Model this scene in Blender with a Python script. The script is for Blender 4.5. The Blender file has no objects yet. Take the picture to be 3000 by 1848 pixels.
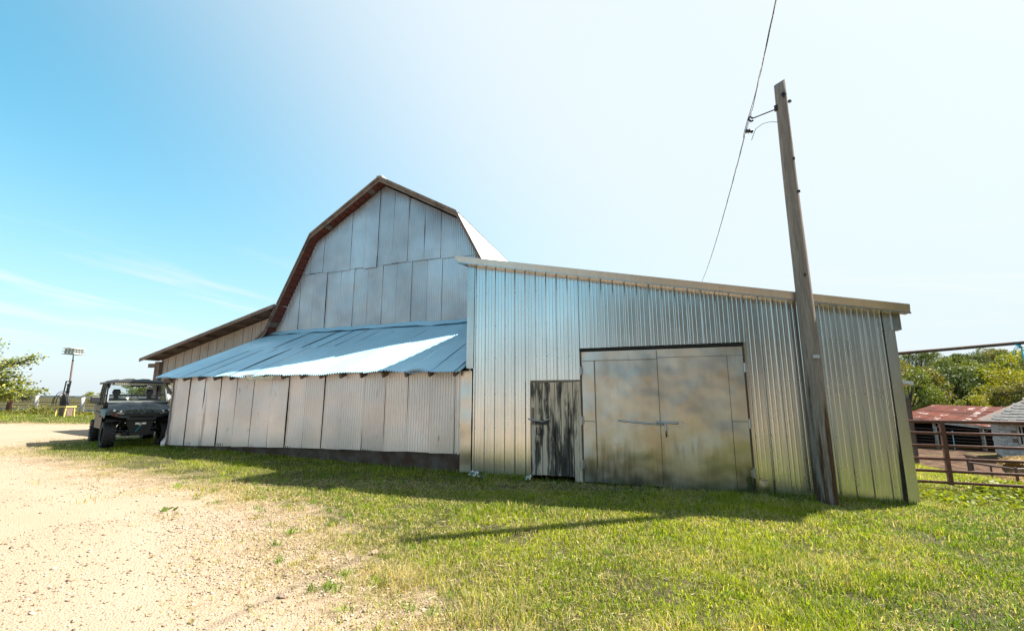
import bpy, math, random
import numpy as np
from mathutils import Vector, Matrix
R = math.radians
SC = bpy.context.scene
COL = SC.collection

# ------------------------------------------------------------------ camera, sky, sun, exposure
cam_d = bpy.data.cameras.new('camera'); cam = bpy.data.objects.new('camera', cam_d); COL.objects.link(cam)
cam.location = (0, 0, 1.6); cam.rotation_euler = (R(90 + 10.123), 0, 0)
cam_d.sensor_width = 36; cam_d.lens = 16.0; cam_d.clip_start = 0.05; cam_d.clip_end = 5000
SC.camera = cam
SUN_EL, SUN_AZ = 48.5, 73.06            # azimuth clockwise from +Y
W = bpy.data.worlds.new('World'); SC.world = W; W.use_nodes = True
nt = W.node_tree; nt.nodes.clear()
def wn(t, **k):
    n = nt.nodes.new(t)
    for a, b in k.items(): setattr(n, a, b)
    return n
sky = wn('ShaderNodeTexSky', sky_type='NISHITA', sun_disc=False, sun_elevation=R(SUN_EL), sun_rotation=R(SUN_AZ),
         altitude=200, air_density=1.0, dust_density=1.3, ozone_density=2.0)
tc = wn('ShaderNodeTexCoord')
sep = wn('ShaderNodeSeparateXYZ'); nt.links.new(tc.outputs['Generated'], sep.inputs[0])
def wm(op, a, b=None):
    n = wn('ShaderNodeMath', operation=op)
    for i, v in enumerate((a, b)):
        if v is None: continue
        if isinstance(v, (int, float)): n.inputs[i].default_value = v
        else: nt.links.new(v, n.inputs[i])
    return n.outputs[0]
# thin cirrus streaks low over the horizon, tilted a little
az = wm('ARCTAN2', sep.outputs[0], sep.outputs[1]); zc = wm('MAXIMUM', sep.outputs[2], 0.0)
tilt = wm('ADD', sep.outputs[2], wm('MULTIPLY', az, 0.14))
cmb = wn('ShaderNodeCombineXYZ'); nt.links.new(wm('MULTIPLY', az, 2.6), cmb.inputs[0]); nt.links.new(wm('MULTIPLY', tilt, 30.), cmb.inputs[1])
nz = wn('ShaderNodeTexNoise'); nz.inputs['Scale'].default_value = 1.0; nz.inputs['Detail'].default_value = 8; nz.inputs['Roughness'].default_value = 0.55; nz.inputs['Distortion'].default_value = 0.35
nt.links.new(cmb.outputs[0], nz.inputs[0])
rp = wn('ShaderNodeMapRange'); rp.inputs['From Min'].default_value = 0.52; rp.inputs['From Max'].default_value = 0.72; rp.inputs['To Max'].default_value = 0.75
nt.links.new(nz.outputs[0], rp.inputs[0])
lowf = wn('ShaderNodeMapRange'); lowf.inputs['From Min'].default_value = 0.30; lowf.inputs['From Max'].default_value = 0.15
nt.links.new(sep.outputs[2], lowf.inputs[0])
hs = wn('ShaderNodeHueSaturation'); hs.inputs['Saturation'].default_value = 1.45; hs.inputs['Hue'].default_value = 0.462; hs.inputs['Value'].default_value = 0.96
nt.links.new(sky.outputs[0], hs.inputs['Color'])
def wmix(f, a, c):
    m = wn('ShaderNodeMixRGB'); m.inputs[2].default_value = (*c, 1); nt.links.new(f, m.inputs[0]); nt.links.new(a, m.inputs[1]); return m.outputs[0]
sd_ = wn('ShaderNodeVectorMath', operation='DOT_PRODUCT'); nt.links.new(tc.outputs['Generated'], sd_.inputs[0])
sd_.inputs[1].default_value = (math.sin(R(SUN_AZ)) * math.cos(R(SUN_EL)), math.cos(R(SUN_AZ)) * math.cos(R(SUN_EL)), math.sin(R(SUN_EL)))
au = wn('ShaderNodeMapRange', interpolation_type='SMOOTHSTEP'); au.inputs['From Min'].default_value = -0.06; au.inputs['From Max'].default_value = 0.70; au.inputs['To Max'].default_value = 0.93
nt.links.new(sd_.outputs['Value'], au.inputs[0])
c_ = wmix(au.outputs[0], hs.outputs[0], (3.25, 3.5, 3.65))                       # bright haze around the sun
c_ = wmix(wm('MULTIPLY', wm('POWER', 2.718, wm('MULTIPLY', zc, -3.4)), 0.93), c_, (2.75, 3.2, 3.45))   # pale horizon haze
c_ = wmix(wm('MULTIPLY', rp.outputs[0], lowf.outputs[0]), c_, (3.5, 3.6, 3.65))
bg = wn('ShaderNodeBackground'); bg.inputs['Strength'].default_value = 0.10
nt.links.new(c_, bg.inputs[0])
wo = wn('ShaderNodeOutputWorld'); nt.links.new(bg.outputs[0], wo.inputs[0])

sl = bpy.data.lights.new('sun', 'SUN'); sl.energy = 5.0; sl.angle = R(0.53); sl.color = (1, 0.945, 0.86)
sun = bpy.data.objects.new('sun', sl); COL.objects.link(sun)
sdir = Vector((math.sin(R(SUN_AZ)) * math.cos(R(SUN_EL)), math.cos(R(SUN_AZ)) * math.cos(R(SUN_EL)), math.sin(R(SUN_EL))))
sun.rotation_euler = sdir.to_track_quat('Z', 'Y').to_euler(); sun.location = (20, 5, 30)
vs = SC.view_settings
vs.view_transform = 'Standard'; vs.look = 'None'; vs.exposure = 1.5; vs.gamma = 1.0; vs.use_curve_mapping = False
SC.cycles.max_bounces = 6; SC.cycles.transparent_max_bounces = 8
SC.cycles.sample_clamp_indirect = 6

# ------------------------------------------------------------------ helpers
rng = np.random.default_rng(7); random.seed(7)
class Mat:
    def __init__(s, name, base=(.5, .5, .5), rough=.6, metal=0., spec=None):
        s.m = bpy.data.materials.new(name); s.m.use_nodes = True; s.nt = s.m.node_tree
        s.p = s.nt.nodes['Principled BSDF']; s.out = s.nt.nodes['Material Output']
        s.p.inputs['Base Color'].default_value = (*base, 1); s.p.inputs['Roughness'].default_value = rough
        s.p.inputs['Metallic'].default_value = metal
        if spec is not None: s.p.inputs['Specular IOR Level'].default_value = spec
        s._tc = None
    def n(s, t, **k):
        n = s.nt.nodes.new('ShaderNode' + t)
        for a, b in k.items():
            if hasattr(n, a): setattr(n, a, b)
        return n
    def put(s, sock, v):
        if isinstance(v, (int, float)): sock.default_value = v
        elif isinstance(v, tuple): sock.default_value = v if len(v) == len(sock.default_value) else (*v, 1)
        else: s.nt.links.new(v, sock)
    def coord(s, kind='Object'):
        if s._tc is None: s._tc = s.n('TexCoord')
        return s._tc.outputs[kind]
    def map(s, scale=(1, 1, 1), loc=(0, 0, 0), rot=(0, 0, 0), kind='Object'):
        m = s.n('Mapping'); s.put(m.inputs[0], s.coord(kind))
        m.inputs['Scale'].default_value = scale; m.inputs['Location'].default_value = loc; m.inputs['Rotation'].default_value = rot
        return m.outputs[0]
    def noise(s, scale=5., detail=4., rough=.55, vec=None, dist=0.):
        n = s.n('TexNoise'); n.inputs['Scale'].default_value = scale; n.inputs['Detail'].default_value = detail
        n.inputs['Roughness'].default_value = rough; n.inputs['Distortion'].default_value = dist
        s.put(n.inputs[0], vec if vec is not None else s.coord()); return n.outputs[0]
    def voro(s, scale=5., vec=None, feature='F1', out=0):
        n = s.n('TexVoronoi'); n.feature = feature; n.inputs['Scale'].default_value = scale
        s.put(n.inputs[0], vec if vec is not None else s.coord()); return n.outputs[out]
    def ramp(s, v, a=0., b=1., c=0., d=1.):
        n = s.n('MapRange'); s.put(n.inputs[0], v)
        for i, q in zip((1, 2, 3, 4), (a, b, c, d)): n.inputs[i].default_value = q
        return n.outputs[0]
    def mix(s, f, a, b, mode='MIX'):
        n = s.n('MixRGB'); n.blend_type = mode; s.put(n.inputs[0], f); s.put(n.inputs[1], a); s.put(n.inputs[2], b); return n.outputs[0]
    def math(s, op, a, b=0.):
        n = s.n('Math'); n.operation = op; s.put(n.inputs[0], a); s.put(n.inputs[1], b); return n.outputs[0]
    def attr(s, name, out='Color'):
        n = s.n('Attribute'); n.attribute_name = name; return n.outputs[out]
    def col(s, v): s.put(s.p.inputs['Base Color'], v); return s
    def rgh(s, v): s.put(s.p.inputs['Roughness'], v); return s
    def met(s, v): s.put(s.p.inputs['Metallic'], v); return s
    def bump(s, h, strength=.3, dist=.01):
        b = s.n('Bump'); b.inputs['Strength'].default_value = strength; b.inputs['Distance'].default_value = dist
        s.put(b.inputs['Height'], h)
        s.put(s.p.inputs['Normal'], b.outputs[0]); return s
    def rand(s): return s.n('ObjectInfo').outputs['Random']
    def island(s): return s.n('NewGeometry').outputs['Random Per Island']

class MB:
    def __init__(s): s.v = []; s.f = []
    def add(s, vs, fs):
        o = len(s.v); s.v += [tuple(p) for p in vs]; s.f += [tuple(i + o for i in f) for f in fs]; return s
    def box(s, c, d, rot=None, taper=1.):
        x, y, z = d[0] / 2, d[1] / 2, d[2] / 2
        vs = [Vector((a * x * (taper if e > 0 else 1), b * y * (taper if e > 0 else 1), e * z)) for e in (-1, 1) for b in (-1, 1) for a in (-1, 1)]
        if rot is not None: vs = [rot @ q for q in vs]
        vs = [q + Vector(c) for q in vs]
        return s.add(vs, [(0, 2, 3, 1), (4, 5, 7, 6), (0, 1, 5, 4), (2, 6, 7, 3), (0, 4, 6, 2), (1, 3, 7, 5)])
    def span(s, x0, x1, y0, y1, z0, z1):
        return s.box(((x0 + x1) / 2, (y0 + y1) / 2, (z0 + z1) / 2), (x1 - x0, y1 - y0, z1 - z0))
    def beam(s, a, b, w, h, up=(0, 0, 1)):
        a = Vector(a); b = Vector(b); d = (b - a); L = d.length; d.normalize()
        u = Vector(up); sd = d.cross(u).normalized(); u = sd.cross(d)
        m = Matrix((d, sd, u)).transposed()
        return s.box((a + b) / 2, (L, w, h), m)
    def tube(s, pts, r, n=8, caps=True):
        pts = [Vector(p) for p in pts]; k = len(pts)
        rr = r if isinstance(r, (list, tuple)) else [r] * k
        rings = []; ref = None
        for i, p in enumerate(pts):
            d = (pts[min(i + 1, k - 1)] - pts[max(i - 1, 0)])
            if d.length < 1e-9: d = Vector((0, 0, 1))
            d.normalize()
            if ref is None or abs(ref.dot(d)) > .99: ref = Vector((0, 0, 1)) if abs(d.z) < .9 else Vector((1, 0, 0))
            a = (ref - d * ref.dot(d)).normalized(); b = d.cross(a); ref = a
            rings.append([p + (a * math.cos(2 * math.pi * j / n) + b * math.sin(2 * math.pi * j / n)) * rr[i] for j in range(n)])
        o = len(s.v)
        for g in rings: s.v += [tuple(q) for q in g]
        for i in range(k - 1):
            for j in range(n):
                s.f.append((o + i * n + j, o + i * n + (j + 1) % n, o + (i + 1) * n + (j + 1) % n, o + (i + 1) * n + j))
        if caps:
            s.f.append(tuple(o + j for j in range(n - 1, -1, -1))); s.f.append(tuple(o + (k - 1) * n + j for j in range(n)))
        return s
    def prism(s, poly, a0, a1, axis='y'):
        k = len(poly)
        def P(u, v, t): return {'y': (u, t, v), 'x': (t, u, v), 'z': (u, v, t)}[axis]
        vs = [P(u, v, a0) for u, v in poly] + [P(u, v, a1) for u, v in poly]
        fs = [tuple(range(k)), tuple(range(2 * k - 1, k - 1, -1))] + [(i, i + k, (i + 1) % k + k, (i + 1) % k) for i in range(k)]
        return s.add(vs, fs)
    def grid(s, fn, nu, nv):
        o = len(s.v)
        for i in range(nu + 1):
            for j in range(nv + 1): s.v.append(tuple(fn(i / nu, j / nv)))
        for i in range(nu):
            for j in range(nv):
                a = o + i * (nv + 1) + j; s.f.append((a, a + 1, a + nv + 2, a + nv + 1))
        return s
    def lathe(s, prof, n=16, c=(0, 0, 0), axis='z'):
        vs = []
        for r, h in prof:
            for j in range(n):
                a = 2 * math.pi * j / n; q = (r * math.cos(a), r * math.sin(a), h)
                if axis == 'x': q = (q[2], q[0], q[1])
                if axis == 'y': q = (q[0], q[2], q[1])
                vs.append((q[0] + c[0], q[1] + c[1], q[2] + c[2]))
        k = len(prof); fs = [(i * n + j, i * n + (j + 1) % n, (i + 1) * n + (j + 1) % n, (i + 1) * n + j) for i in range(k - 1) for j in range(n)]
        return s.add(vs, fs)
    def mesh(s, name, mat=None, smooth=False):
        m = bpy.data.meshes.new(name); m.from_pydata(s.v, [], s.f); m.update()
        if mat is not None: m.materials.append(mat.m if isinstance(mat, Mat) else mat)
        if smooth: m.polygons.foreach_set('use_smooth', [True] * len(m.polygons))
        return m
    def build(s, name, mat, parent=None, smooth=False, fix=False, bevel=0.):
        m = s.mesh(name, mat, smooth)
        if fix:
            import bmesh
            b = bmesh.new(); b.from_mesh(m); bmesh.ops.recalc_face_normals(b, faces=b.faces); b.to_mesh(m); b.free()
        o = bpy.data.objects.new(name, m); COL.objects.link(o)
        if parent is not None: o.parent = parent
        if bevel:
            b = o.modifiers.new('bevel', 'BEVEL'); b.width = bevel; b.segments = 2; b.limit_method = 'ANGLE'
        return o
def obj(name, mesh, parent=None, loc=None, rot=None, scale=None):
    o = bpy.data.objects.new(name, mesh); COL.objects.link(o)
    if parent is not None: o.parent = parent
    if loc is not None: o.location = loc
    if rot is not None: o.rotation_euler = rot
    if scale is not None: o.scale = scale
    return o
def tag(o, label=None, cat=None, group=None, kind=None):
    if label: o['label'] = label
    if cat: o['category'] = cat
    if group: o['group'] = group
    if kind: o['kind'] = kind
    return o
def thing(name, label, cat, loc=(0, 0, 0), rz=0., group=None):
    o = bpy.data.objects.new(name, None); COL.objects.link(o); o.empty_display_size = .2
    o.location = loc; o.rotation_euler = (0, 0, rz); return tag(o, label, cat, group)
def npmesh(name, V, F, mat, col=None, smooth=False):
    """V (n,3), F list of (m,k) int arrays"""
    m = bpy.data.meshes.new(name); m.vertices.add(len(V)); m.vertices.foreach_set('co', np.asarray(V, np.float32).ravel())
    if not isinstance(F, list): F = [F]
    tot = sum(f.size for f in F); npoly = sum(len(f) for f in F)
    m.loops.add(tot); m.polygons.add(npoly)
    m.loops.foreach_set('vertex_index', np.concatenate([f.ravel() for f in F]).astype(np.int32))
    ls = np.concatenate([np.full(len(f), f.shape[1]) for f in F]); st = np.concatenate([[0], np.cumsum(ls)[:-1]])
    m.polygons.foreach_set('loop_start', st.astype(np.int32))
    m.update(calc_edges=True)
    if smooth: m.polygons.foreach_set('use_smooth', [True] * npoly)
    if col is not None:
        a = m.attributes.new('col', 'FLOAT_COLOR', 'POINT')
        c = np.ones((len(V), 4), np.float32); c[:, :3] = col; a.data.foreach_set('color', c.ravel())
    m.materials.append(mat.m); return m
def sstep(a, b, x):
    t = np.clip((np.asarray(x, float) - a) / (b - a), 0, 1); return t * t * (3 - 2 * t)
_G = rng.random((64, 64))
def vnoise(x, y, sc=1.):
    x = np.asarray(x, float) * sc + 1000; y = np.asarray(y, float) * sc + 1000
    i = np.floor(x).astype(int); j = np.floor(y).astype(int); u = x - i; v = y - j; u = u * u * (3 - 2 * u); v = v * v * (3 - 2 * v)
    g = lambda a, b: _G[a % 64, b % 64]
    return (g(i, j) * (1 - u) + g(i + 1, j) * u) * (1 - v) + (g(i, j + 1) * (1 - u) + g(i + 1, j + 1) * u) * v
def fnoise(x, y, sc=1.): return .5 * vnoise(x, y, sc) + .3 * vnoise(x, y, sc * 2.1) + .2 * vnoise(x, y, sc * 4.3)

# ------------------------------------------------------------------ terrain
def T(x, y):
    x = np.asarray(x, float); y = np.asarray(y, float)
    a = -x
    l = np.where(a < 1, 0, np.where(a < 12, .022 * (a - 1), np.minimum(.242 + .012 * (a - 12), .85)))
    r = -1.65 * sstep(8, 20, x) * sstep(1, 7, y)
    hill = 9.5 * sstep(68, 190, .55 * x + .75 * y) * sstep(15, 45, x)
    return l + r + hill + .02 * (vnoise(x, y, .5) - .5)
def Tz(x, y): return float(T(x, y))
GRAVEL = np.array([(2.2, -6), (1.3, 0), (.5, 2.2), (-.6, 3.4), (-1.6, 4.4), (-3.4, 6.7), (-5.3, 7.95), (-7.85, 9.1), (-9.8, 10.2), (-11.7, 11.2),
    (-13.2, 12.6), (-14.0, 14.4), (-13.2, 16.2), (-11., 17.6), (-9.5, 19.), (-9.5, 22.5), (-15, 21.4), (-21, 21.6), (-30, 22.5), (-60, 26), (-60, -40), (3, -40)], float)
def sdf(x, y, P=GRAVEL):
    x = np.asarray(x, float); y = np.asarray(y, float); d = np.full(x.shape, 1e9); ins = np.zeros(x.shape, bool)
    for k in range(len(P)):
        ax, ay = P[k]; bx, by = P[(k + 1) % len(P)]
        ex, ey = bx - ax, by - ay; t = np.clip(((x - ax) * ex + (y - ay) * ey) / (ex * ex + ey * ey), 0, 1)
        d = np.minimum(d, np.hypot(x - ax - t * ex, y - ay - t * ey))
        c = ((ay > y) != (by > y)) & (x < (bx - ax) * (y - ay) / (by - ay + 1e-12) + ax); ins ^= c
    return np.where(ins, -d, d)       # negative on gravel
def ruts(x, y):      # two packed wheel tracks following the drive's edge
    d = sdf(x, y) + .35 * (vnoise(x, y, .4) - .5); return np.maximum(np.exp(-((d + 1.35) / .22) ** 2), np.exp(-((d + 2.95) / .24) ** 2))
def mudmask(x, y):
    return sstep(9.5, 12.5, x - .15 * (y - 9)) * sstep(8.8, 11.2, y) * (1 - sstep(38, 44, y)) * (1 - sstep(40, 47, x))
def axis(lo, hi, fine_lo, fine_hi, step, grow=1.16):
    c = list(np.arange(fine_lo, fine_hi + 1e-6, step)); d = step; p = fine_hi
    while p < hi: d *= grow; p += d; c.append(p)
    d = step; p = fine_lo; pre = []
    while p > lo: d *= grow; p -= d; pre.append(p)
    return np.array(pre[::-1] + c)
gx = axis(-2600, 2600, -16, 16, .22); gy = axis(-2200, 2800, 0, 26, .22)
X, Y = np.meshgrid(gx, gy, indexing='ij')
gv = np.stack([X, Y, T(X, Y)], -1).reshape(-1, 3); ny = len(gy)
ii, jj = np.meshgrid(np.arange(len(gx) - 1), np.arange(ny - 1), indexing='ij'); q = (ii * ny + jj).ravel()
gf = np.stack([q, q + ny, q + ny + 1, q + 1], 1)

g = Mat('ground_soil', rough=.95, spec=.1)
dr = g.attr('drive', 'Fac'); mud = g.attr('mud', 'Fac')
big = g.noise(.9, 5); fine = g.noise(38., 6, .65); mid = g.noise(7., 5)
grav = g.mix(g.ramp(g.voro(48.), 0, .75), (.26, .19, .127), (.375, .29, .208))
grav = g.mix(g.ramp(fine, .35, .7), grav, (.34, .26, .184))
grav = g.mix(g.ramp(g.noise(17., 5, .6), .62, .74), grav, (.20, .135, .085))
soil = g.mix(g.ramp(mid, .35, .65), (.045, .033, .018), (.13, .10, .055))
turf = g.mix(g.ramp(big, .35, .65), (.028, .045, .008), (.06, .075, .014))
lawn = g.mix(g.ramp(g.noise(22., 5, .6), .42, .6), soil, turf)
edge = g.math('ADD', dr, g.math('MULTIPLY', g.math('SUBTRACT', g.noise(1.6, 6, .6), .5), 2.6))
mudc = g.mix(g.ramp(g.noise(2.2, 6, .6), .4, .6), (.038, .019, .011), (.125, .073, .043))
mudc = g.mix(g.ramp(g.noise(.5, 4, .6), .56, .66), mudc, (.10, .095, .03))
grav = g.mix(g.math('MULTIPLY', g.attr('rut', 'Fac'), .7), grav, (.36, .275, .2)); bare = g.mix(g.ramp(mid, .35, .65), (.21, .15, .09), (.32, .245, .16)); grav = g.mix(g.ramp(g.noise(.55, 4), .45, .62, 0, .45), grav, (.29, .22, .15))
c = g.mix(g.ramp(edge, -.5, .0), grav, bare); c = g.mix(g.ramp(edge, .2, .9), c, lawn); c = g.mix(mud, c, mudc)
g.col(c)
g.bump(g.math('ADD', g.math('MULTIPLY', fine, .5), g.math('ADD', g.voro(60.), g.math('MULTIPLY', g.noise(3., 4), 1.5))), .55, .02)
gm = npmesh('ground', gv, gf, g, smooth=True)
for nm, arr in (('drive', sdf(X, Y)), ('mud', mudmask(X, Y)), ('rut', ruts(X, Y))):
    a = gm.attributes.new(nm, 'FLOAT', 'POINT'); a.data.foreach_set('value', arr.ravel().astype(np.float32))
ground = obj('ground', gm); tag(ground, 'grassy farmyard with a pale gravel drive and a muddy pen', 'ground', kind='structure')
# ------------------------------------------------------------------ metals and woods
def galv(name, c0, c1, rough, metal, streak=.5, bump=.25, scale=1.1, rust=0.):
    m = Mat(name, rough=rough, metal=metal)
    big = m.noise(scale, 4, .55); st = m.noise(1., 5, .6, m.map((9, 9, .7))); fine = m.noise(40., 3)
    f = m.ramp(m.math('ADD', m.math('MULTIPLY', big, 1 - streak), m.math('MULTIPLY', st, streak)), .36, .64)
    c = m.mix(f, c0, c1)
    c = m.mix(m.math('MULTIPLY', m.rand(), .22), c, tuple(x * .55 for x in c0))
    if rust: c = m.mix(m.ramp(m.noise(3.5, 6, .65, m.map((2, 2, .6))), .66 - rust * .1, .8, 0, .85), c, (.20, .085, .035))
    m.col(c); m.rgh(m.ramp(big, .3, .7, rough - .06, rough + .10))
    m.bump(m.noise(1.6, 0., .5), bump, .12); return m
M_gable = galv('weathered_galvanized', (.62, .63, .655), (.41, .425, .455), .35, .65, .05, .25, .6)
M_wall = galv('weathered_wall_tin', (.86, .79, .79), (.72, .655, .65), .33, .45, .06, .2, .8, .3)
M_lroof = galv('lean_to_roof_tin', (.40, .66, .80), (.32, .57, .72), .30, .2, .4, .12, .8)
M_shed = galv('bright_galvalume', (.75, .74, .725), (.63, .63, .62), .24, 1., .6, .02, .5)
M_trim = galv('galvalume_trim', (.56, .55, .53), (.46, .45, .435), .24, 1., .5, .05, 1.)
M_broof = galv('barn_roof_tin', (.78, .77, .75), (.60, .585, .56), .45, .45, .5, .2, .6)
def wood(name, c0, c1, c2, rough=.85, grain=(18, 18, .9), thr=.5):
    m = Mat(name, rough=rough, spec=.2)
    gr = m.noise(1., 7, .65, m.map(grain), .6); bl = m.noise(2.4, 5, .6)
    c = m.mix(m.ramp(gr, .35, .65), c0, c1); c = m.mix(m.ramp(bl, thr, thr + .16, 0, .8), c, c2)
    c = m.mix(m.math('MULTIPLY', m.rand(), .35), c, tuple(x * .6 for x in c0))
    m.col(c); m.bump(gr, .5, .01); return m
M_beam = wood('dark_weathered_wood', (.17, .125, .10), (.26, .20, .165), (.10, .07, .055))
M_red = wood('red_soffit_board', (.19, .055, .038), (.13, .045, .035), (.10, .06, .05), thr=.58)
M_plank = wood('grey_white_barn_board', (.50, .46, .42), (.36, .32, .285), (.26, .19, .13), grain=(22, 22, .8), thr=.55)
M_dark = Mat('dark_inside', (.018, .016, .014), .95)
M_conc = Mat('old_concrete', rough=.92, spec=.2)
M_conc.col(M_conc.mix(M_conc.ramp(M_conc.noise(3., 6, .65), .4, .62), (.085, .045, .03), (.13, .10, .085))).bump(M_conc.noise(14., 6, .6), .6, .02)
M_iron = Mat('black_iron', (.045, .045, .05), .5, .7)
M_steel = Mat('worn_steel', (.42, .43, .44), .38, .9)
M_screw = Mat('dark_screw', (.22, .22, .22), .45, .8)

FO = (-.8339, 9.8543, 0.); FR = R(-21.1505)          # facade frame: x along the front, y into the building
GD = 3.48                                            # depth of the barn gable behind the shed front
def sheet(name, s0, s1, zb, zt, d, pitch, amp, mat, parent, rows=1, jit=.0, bow=0., samples=4, phase=0., lift=.006):
    """corrugated sheet standing in the facade plane; zb, zt functions of s"""
    n = max(4, int(round((s1 - s0) / pitch * samples))); b = MB(); tl = random.uniform(-jit, jit)
    for i in range(n + 1):
        s = s0 + (s1 - s0) * i / n; o = amp * math.cos(2 * math.pi * (s / pitch) + phase)
        e = lift * (i / n)
        for k in range(rows + 1):
            v = k / rows; z = zb(s) * (1 - v) + zt(s) * v
            b.v.append((s, d - o - e + bow * math.sin(math.pi * v) + tl * (v - .5), z))
    for i in range(n):
        for k in range(rows):
            a = i * (rows + 1) + k; b.f.append((a, a + rows + 1, a + rows + 2, a + 1))
    return b.build(name, mat, parent, True)

# ------------------------------------------------------------------ gambrel barn
SCN = -5.2
PROF = [(-10.28, 3.62), (-9.86, 3.96), (-9.36, 4.92), (-8.1, 7.34), (SCN, 9.02), (-2.18, 7.31), (-.86, 4.86), (-.6, 4.36)]
def zroof(s, t=.14):
    for (a, b), (c, d) in zip(PROF, PROF[1:]):
        if a <= s <= c: return b + (d - b) * (s - a) / (c - a) - t
    return PROF[0][1] - t if s < PROF[0][0] else PROF[-1][1] - t
barn = thing('gambrel_barn', 'tall old barn with grey corrugated gable and red-brown gambrel eaves', 'barn', FO, FR)
BL = 17.; SK = -.085
def bsk(d): return SK * (d - GD)
# backing walls, kept dark and closed
b = MB(); pts = [(-9.85, 0.), (-9.85, 3.7)] + [(max(min(s, -.95), -9.85), z - .2) for s, z in PROF[1:]] + [(-.95, 4.), (-.95, 0.)]
b.prism([(s, z) for s, z in pts], GD + .05, GD + .12); b.build('gable_backing', M_dark, barn, fix=True)
b = MB()
for s in (-9.8, -1.0):
    b.add([(s, GD + .1, 0), (s + bsk(GD + BL), GD + BL, 0), (s + bsk(GD + BL), GD + BL, 4.2), (s, GD + .1, 4.2)], [(0, 1, 2, 3)])
b.add([(s + bsk(GD + BL), GD + BL, z) for s, z in pts], [tuple(range(len(pts)))])
b.build('side_wall', M_plank, barn)
# gable sheets: two courses, the upper seam stepping up to the right
lower = [-9.95, -9.28, -8.74, -8.13, -7.52, -6.91, -6.32, -5.74, -5.14, -4.56, -3.97, -3.40, -2.84, -2.24, -1.64, -1.02]
upper = [-8.75, -8.32, -7.75, -7.15, -6.54, -5.95, -5.37, -4.77, -4.16, -3.54, -2.92, -2.30, -1.70, -1.28]
def zbase(s): return 3.82
for k, (a, c) in enumerate(zip(lower, lower[1:])):
    top = 6.03 + random.uniform(-.03, .02)
    sheet('gable_sheet', a + .002, c - .003, lambda s: zbase(s) - .05, lambda s, t=top: min(t, zroof(s)), GD - .012 * (k % 2), .0672, .0145, M_gable, barn, 2, .012, random.uniform(-.012, .012))
for k, (a, c) in enumerate(zip(upper, upper[1:])):
    bot = 6.0 + random.uniform(-.035, .025) + (.0 if k != 5 else 0)
    zb = (lambda s, t=bot: t) if abs(a + 5.95) > .01 else (lambda s: 6.33)
    sheet('gable_sheet', a + .002, c - .003, zb, lambda s: max(zroof(s), 6.0), GD - .03 - .012 * (k % 2), .0672, .0145, M_gable, barn, 2, .012, random.uniform(-.012, .012))
sheet('gable_patch', -5.94, -5.38, lambda s: 5.95, lambda s: 6.34, GD - .055, .0672, .0145, M_gable, barn)
# roof: sheets on every slope, sharing one direction into the depth
def roofpoint(s, z, d): return (s + bsk(d), d, z)
F0 = GD - .42
for k, ((a, b0), (c, d0)) in enumerate(zip(PROF, PROF[1:])):
    nsh = 26
    for j in range(nsh):
        y0 = F0 + (BL + .8) * j / nsh; y1 = F0 + (BL + .8) * (j + 1) / nsh - .01; m = MB()
        ov = .06 if k in (2, 3, 4, 5) else .0
        for q in range(13):
            y = y0 + (y1 - y0) * q / 12; w = .012 * (q % 2) + .004 * (j % 2)
            L = math.hypot(c - a, d0 - b0); nx, nz = -(d0 - b0) / L, (c - a) / L; tx, tz = (c - a) / L, (d0 - b0) / L
            e0 = -ov if k == 4 - 1 or k == 2 else 0; e1 = ov if k in (4, 5) else 0
            m.v.append(roofpoint(a + nx * w + tx * e0, b0 + nz * w + tz * e0, y)); m.v.append(roofpoint(c + nx * w + tx * e1, d0 + nz * w + tz * e1, y))
        for q in range(12): m.f.append((2 * q, 2 * q + 1, 2 * q + 3, 2 * q + 2))
        m.build('roof_sheet', M_broof, barn)
# deck under the roof sheets: soffit boards seen beyond the gable, one board course at a time
def along(t):      # t metres from the left foot along the profile
    for (a, b0), (c, d0) in zip(PROF, PROF[1:]):
        L = math.hypot(c - a, d0 - b0)
        if t <= L: return a + (c - a) * t / L, b0 + (d0 - b0) * t / L, ((c - a) / L, (d0 - b0) / L)
        t -= L
    return PROF[-1][0], PROF[-1][1], (0, -1)
TOT = sum(math.hypot(c - a, d0 - b0) for (a, b0), (c, d0) in zip(PROF, PROF[1:]))
t = .02
while t < TOT - .1:
    w = .205; a, b0, dr0 = along(t); c, d0, _ = along(min(t + w, TOT))
    nx, nz = -dr0[1], dr0[0]; m = MB(); th = .03
    o1, o2 = .02, .02 + th
    y1 = GD - .01
    P = [(a, b0), (c, d0)]
    vs = [roofpoint(s - nx * o, z - nz * o, y) for y in (F0 + .02, y1) for o in (o1, o2) for s, z in P]
    m.add(vs, [(0, 1, 3, 2), (4, 6, 7, 5), (0, 4, 5, 1), (2, 3, 7, 6), (0, 2, 6, 4), (1, 5, 7, 3)])
    m.build('soffit_board', M_red if random.random() > .12 else M_beam, barn); t += w + .028
# dark deck behind the slots and through the depth of the roof
b = MB()
for (a, b0), (c, d0) in zip(PROF, PROF[1:]):
    b.add([roofpoint(a, b0 - .012, F0 + .03), roofpoint(c, d0 - .012, F0 + .03), roofpoint(c, d0 - .012, F0 + BL + .6), roofpoint(a, b0 - .012, F0 + BL + .6)], [(0, 1, 2, 3)])
b.build('roof_deck', M_beam, barn)
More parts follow.
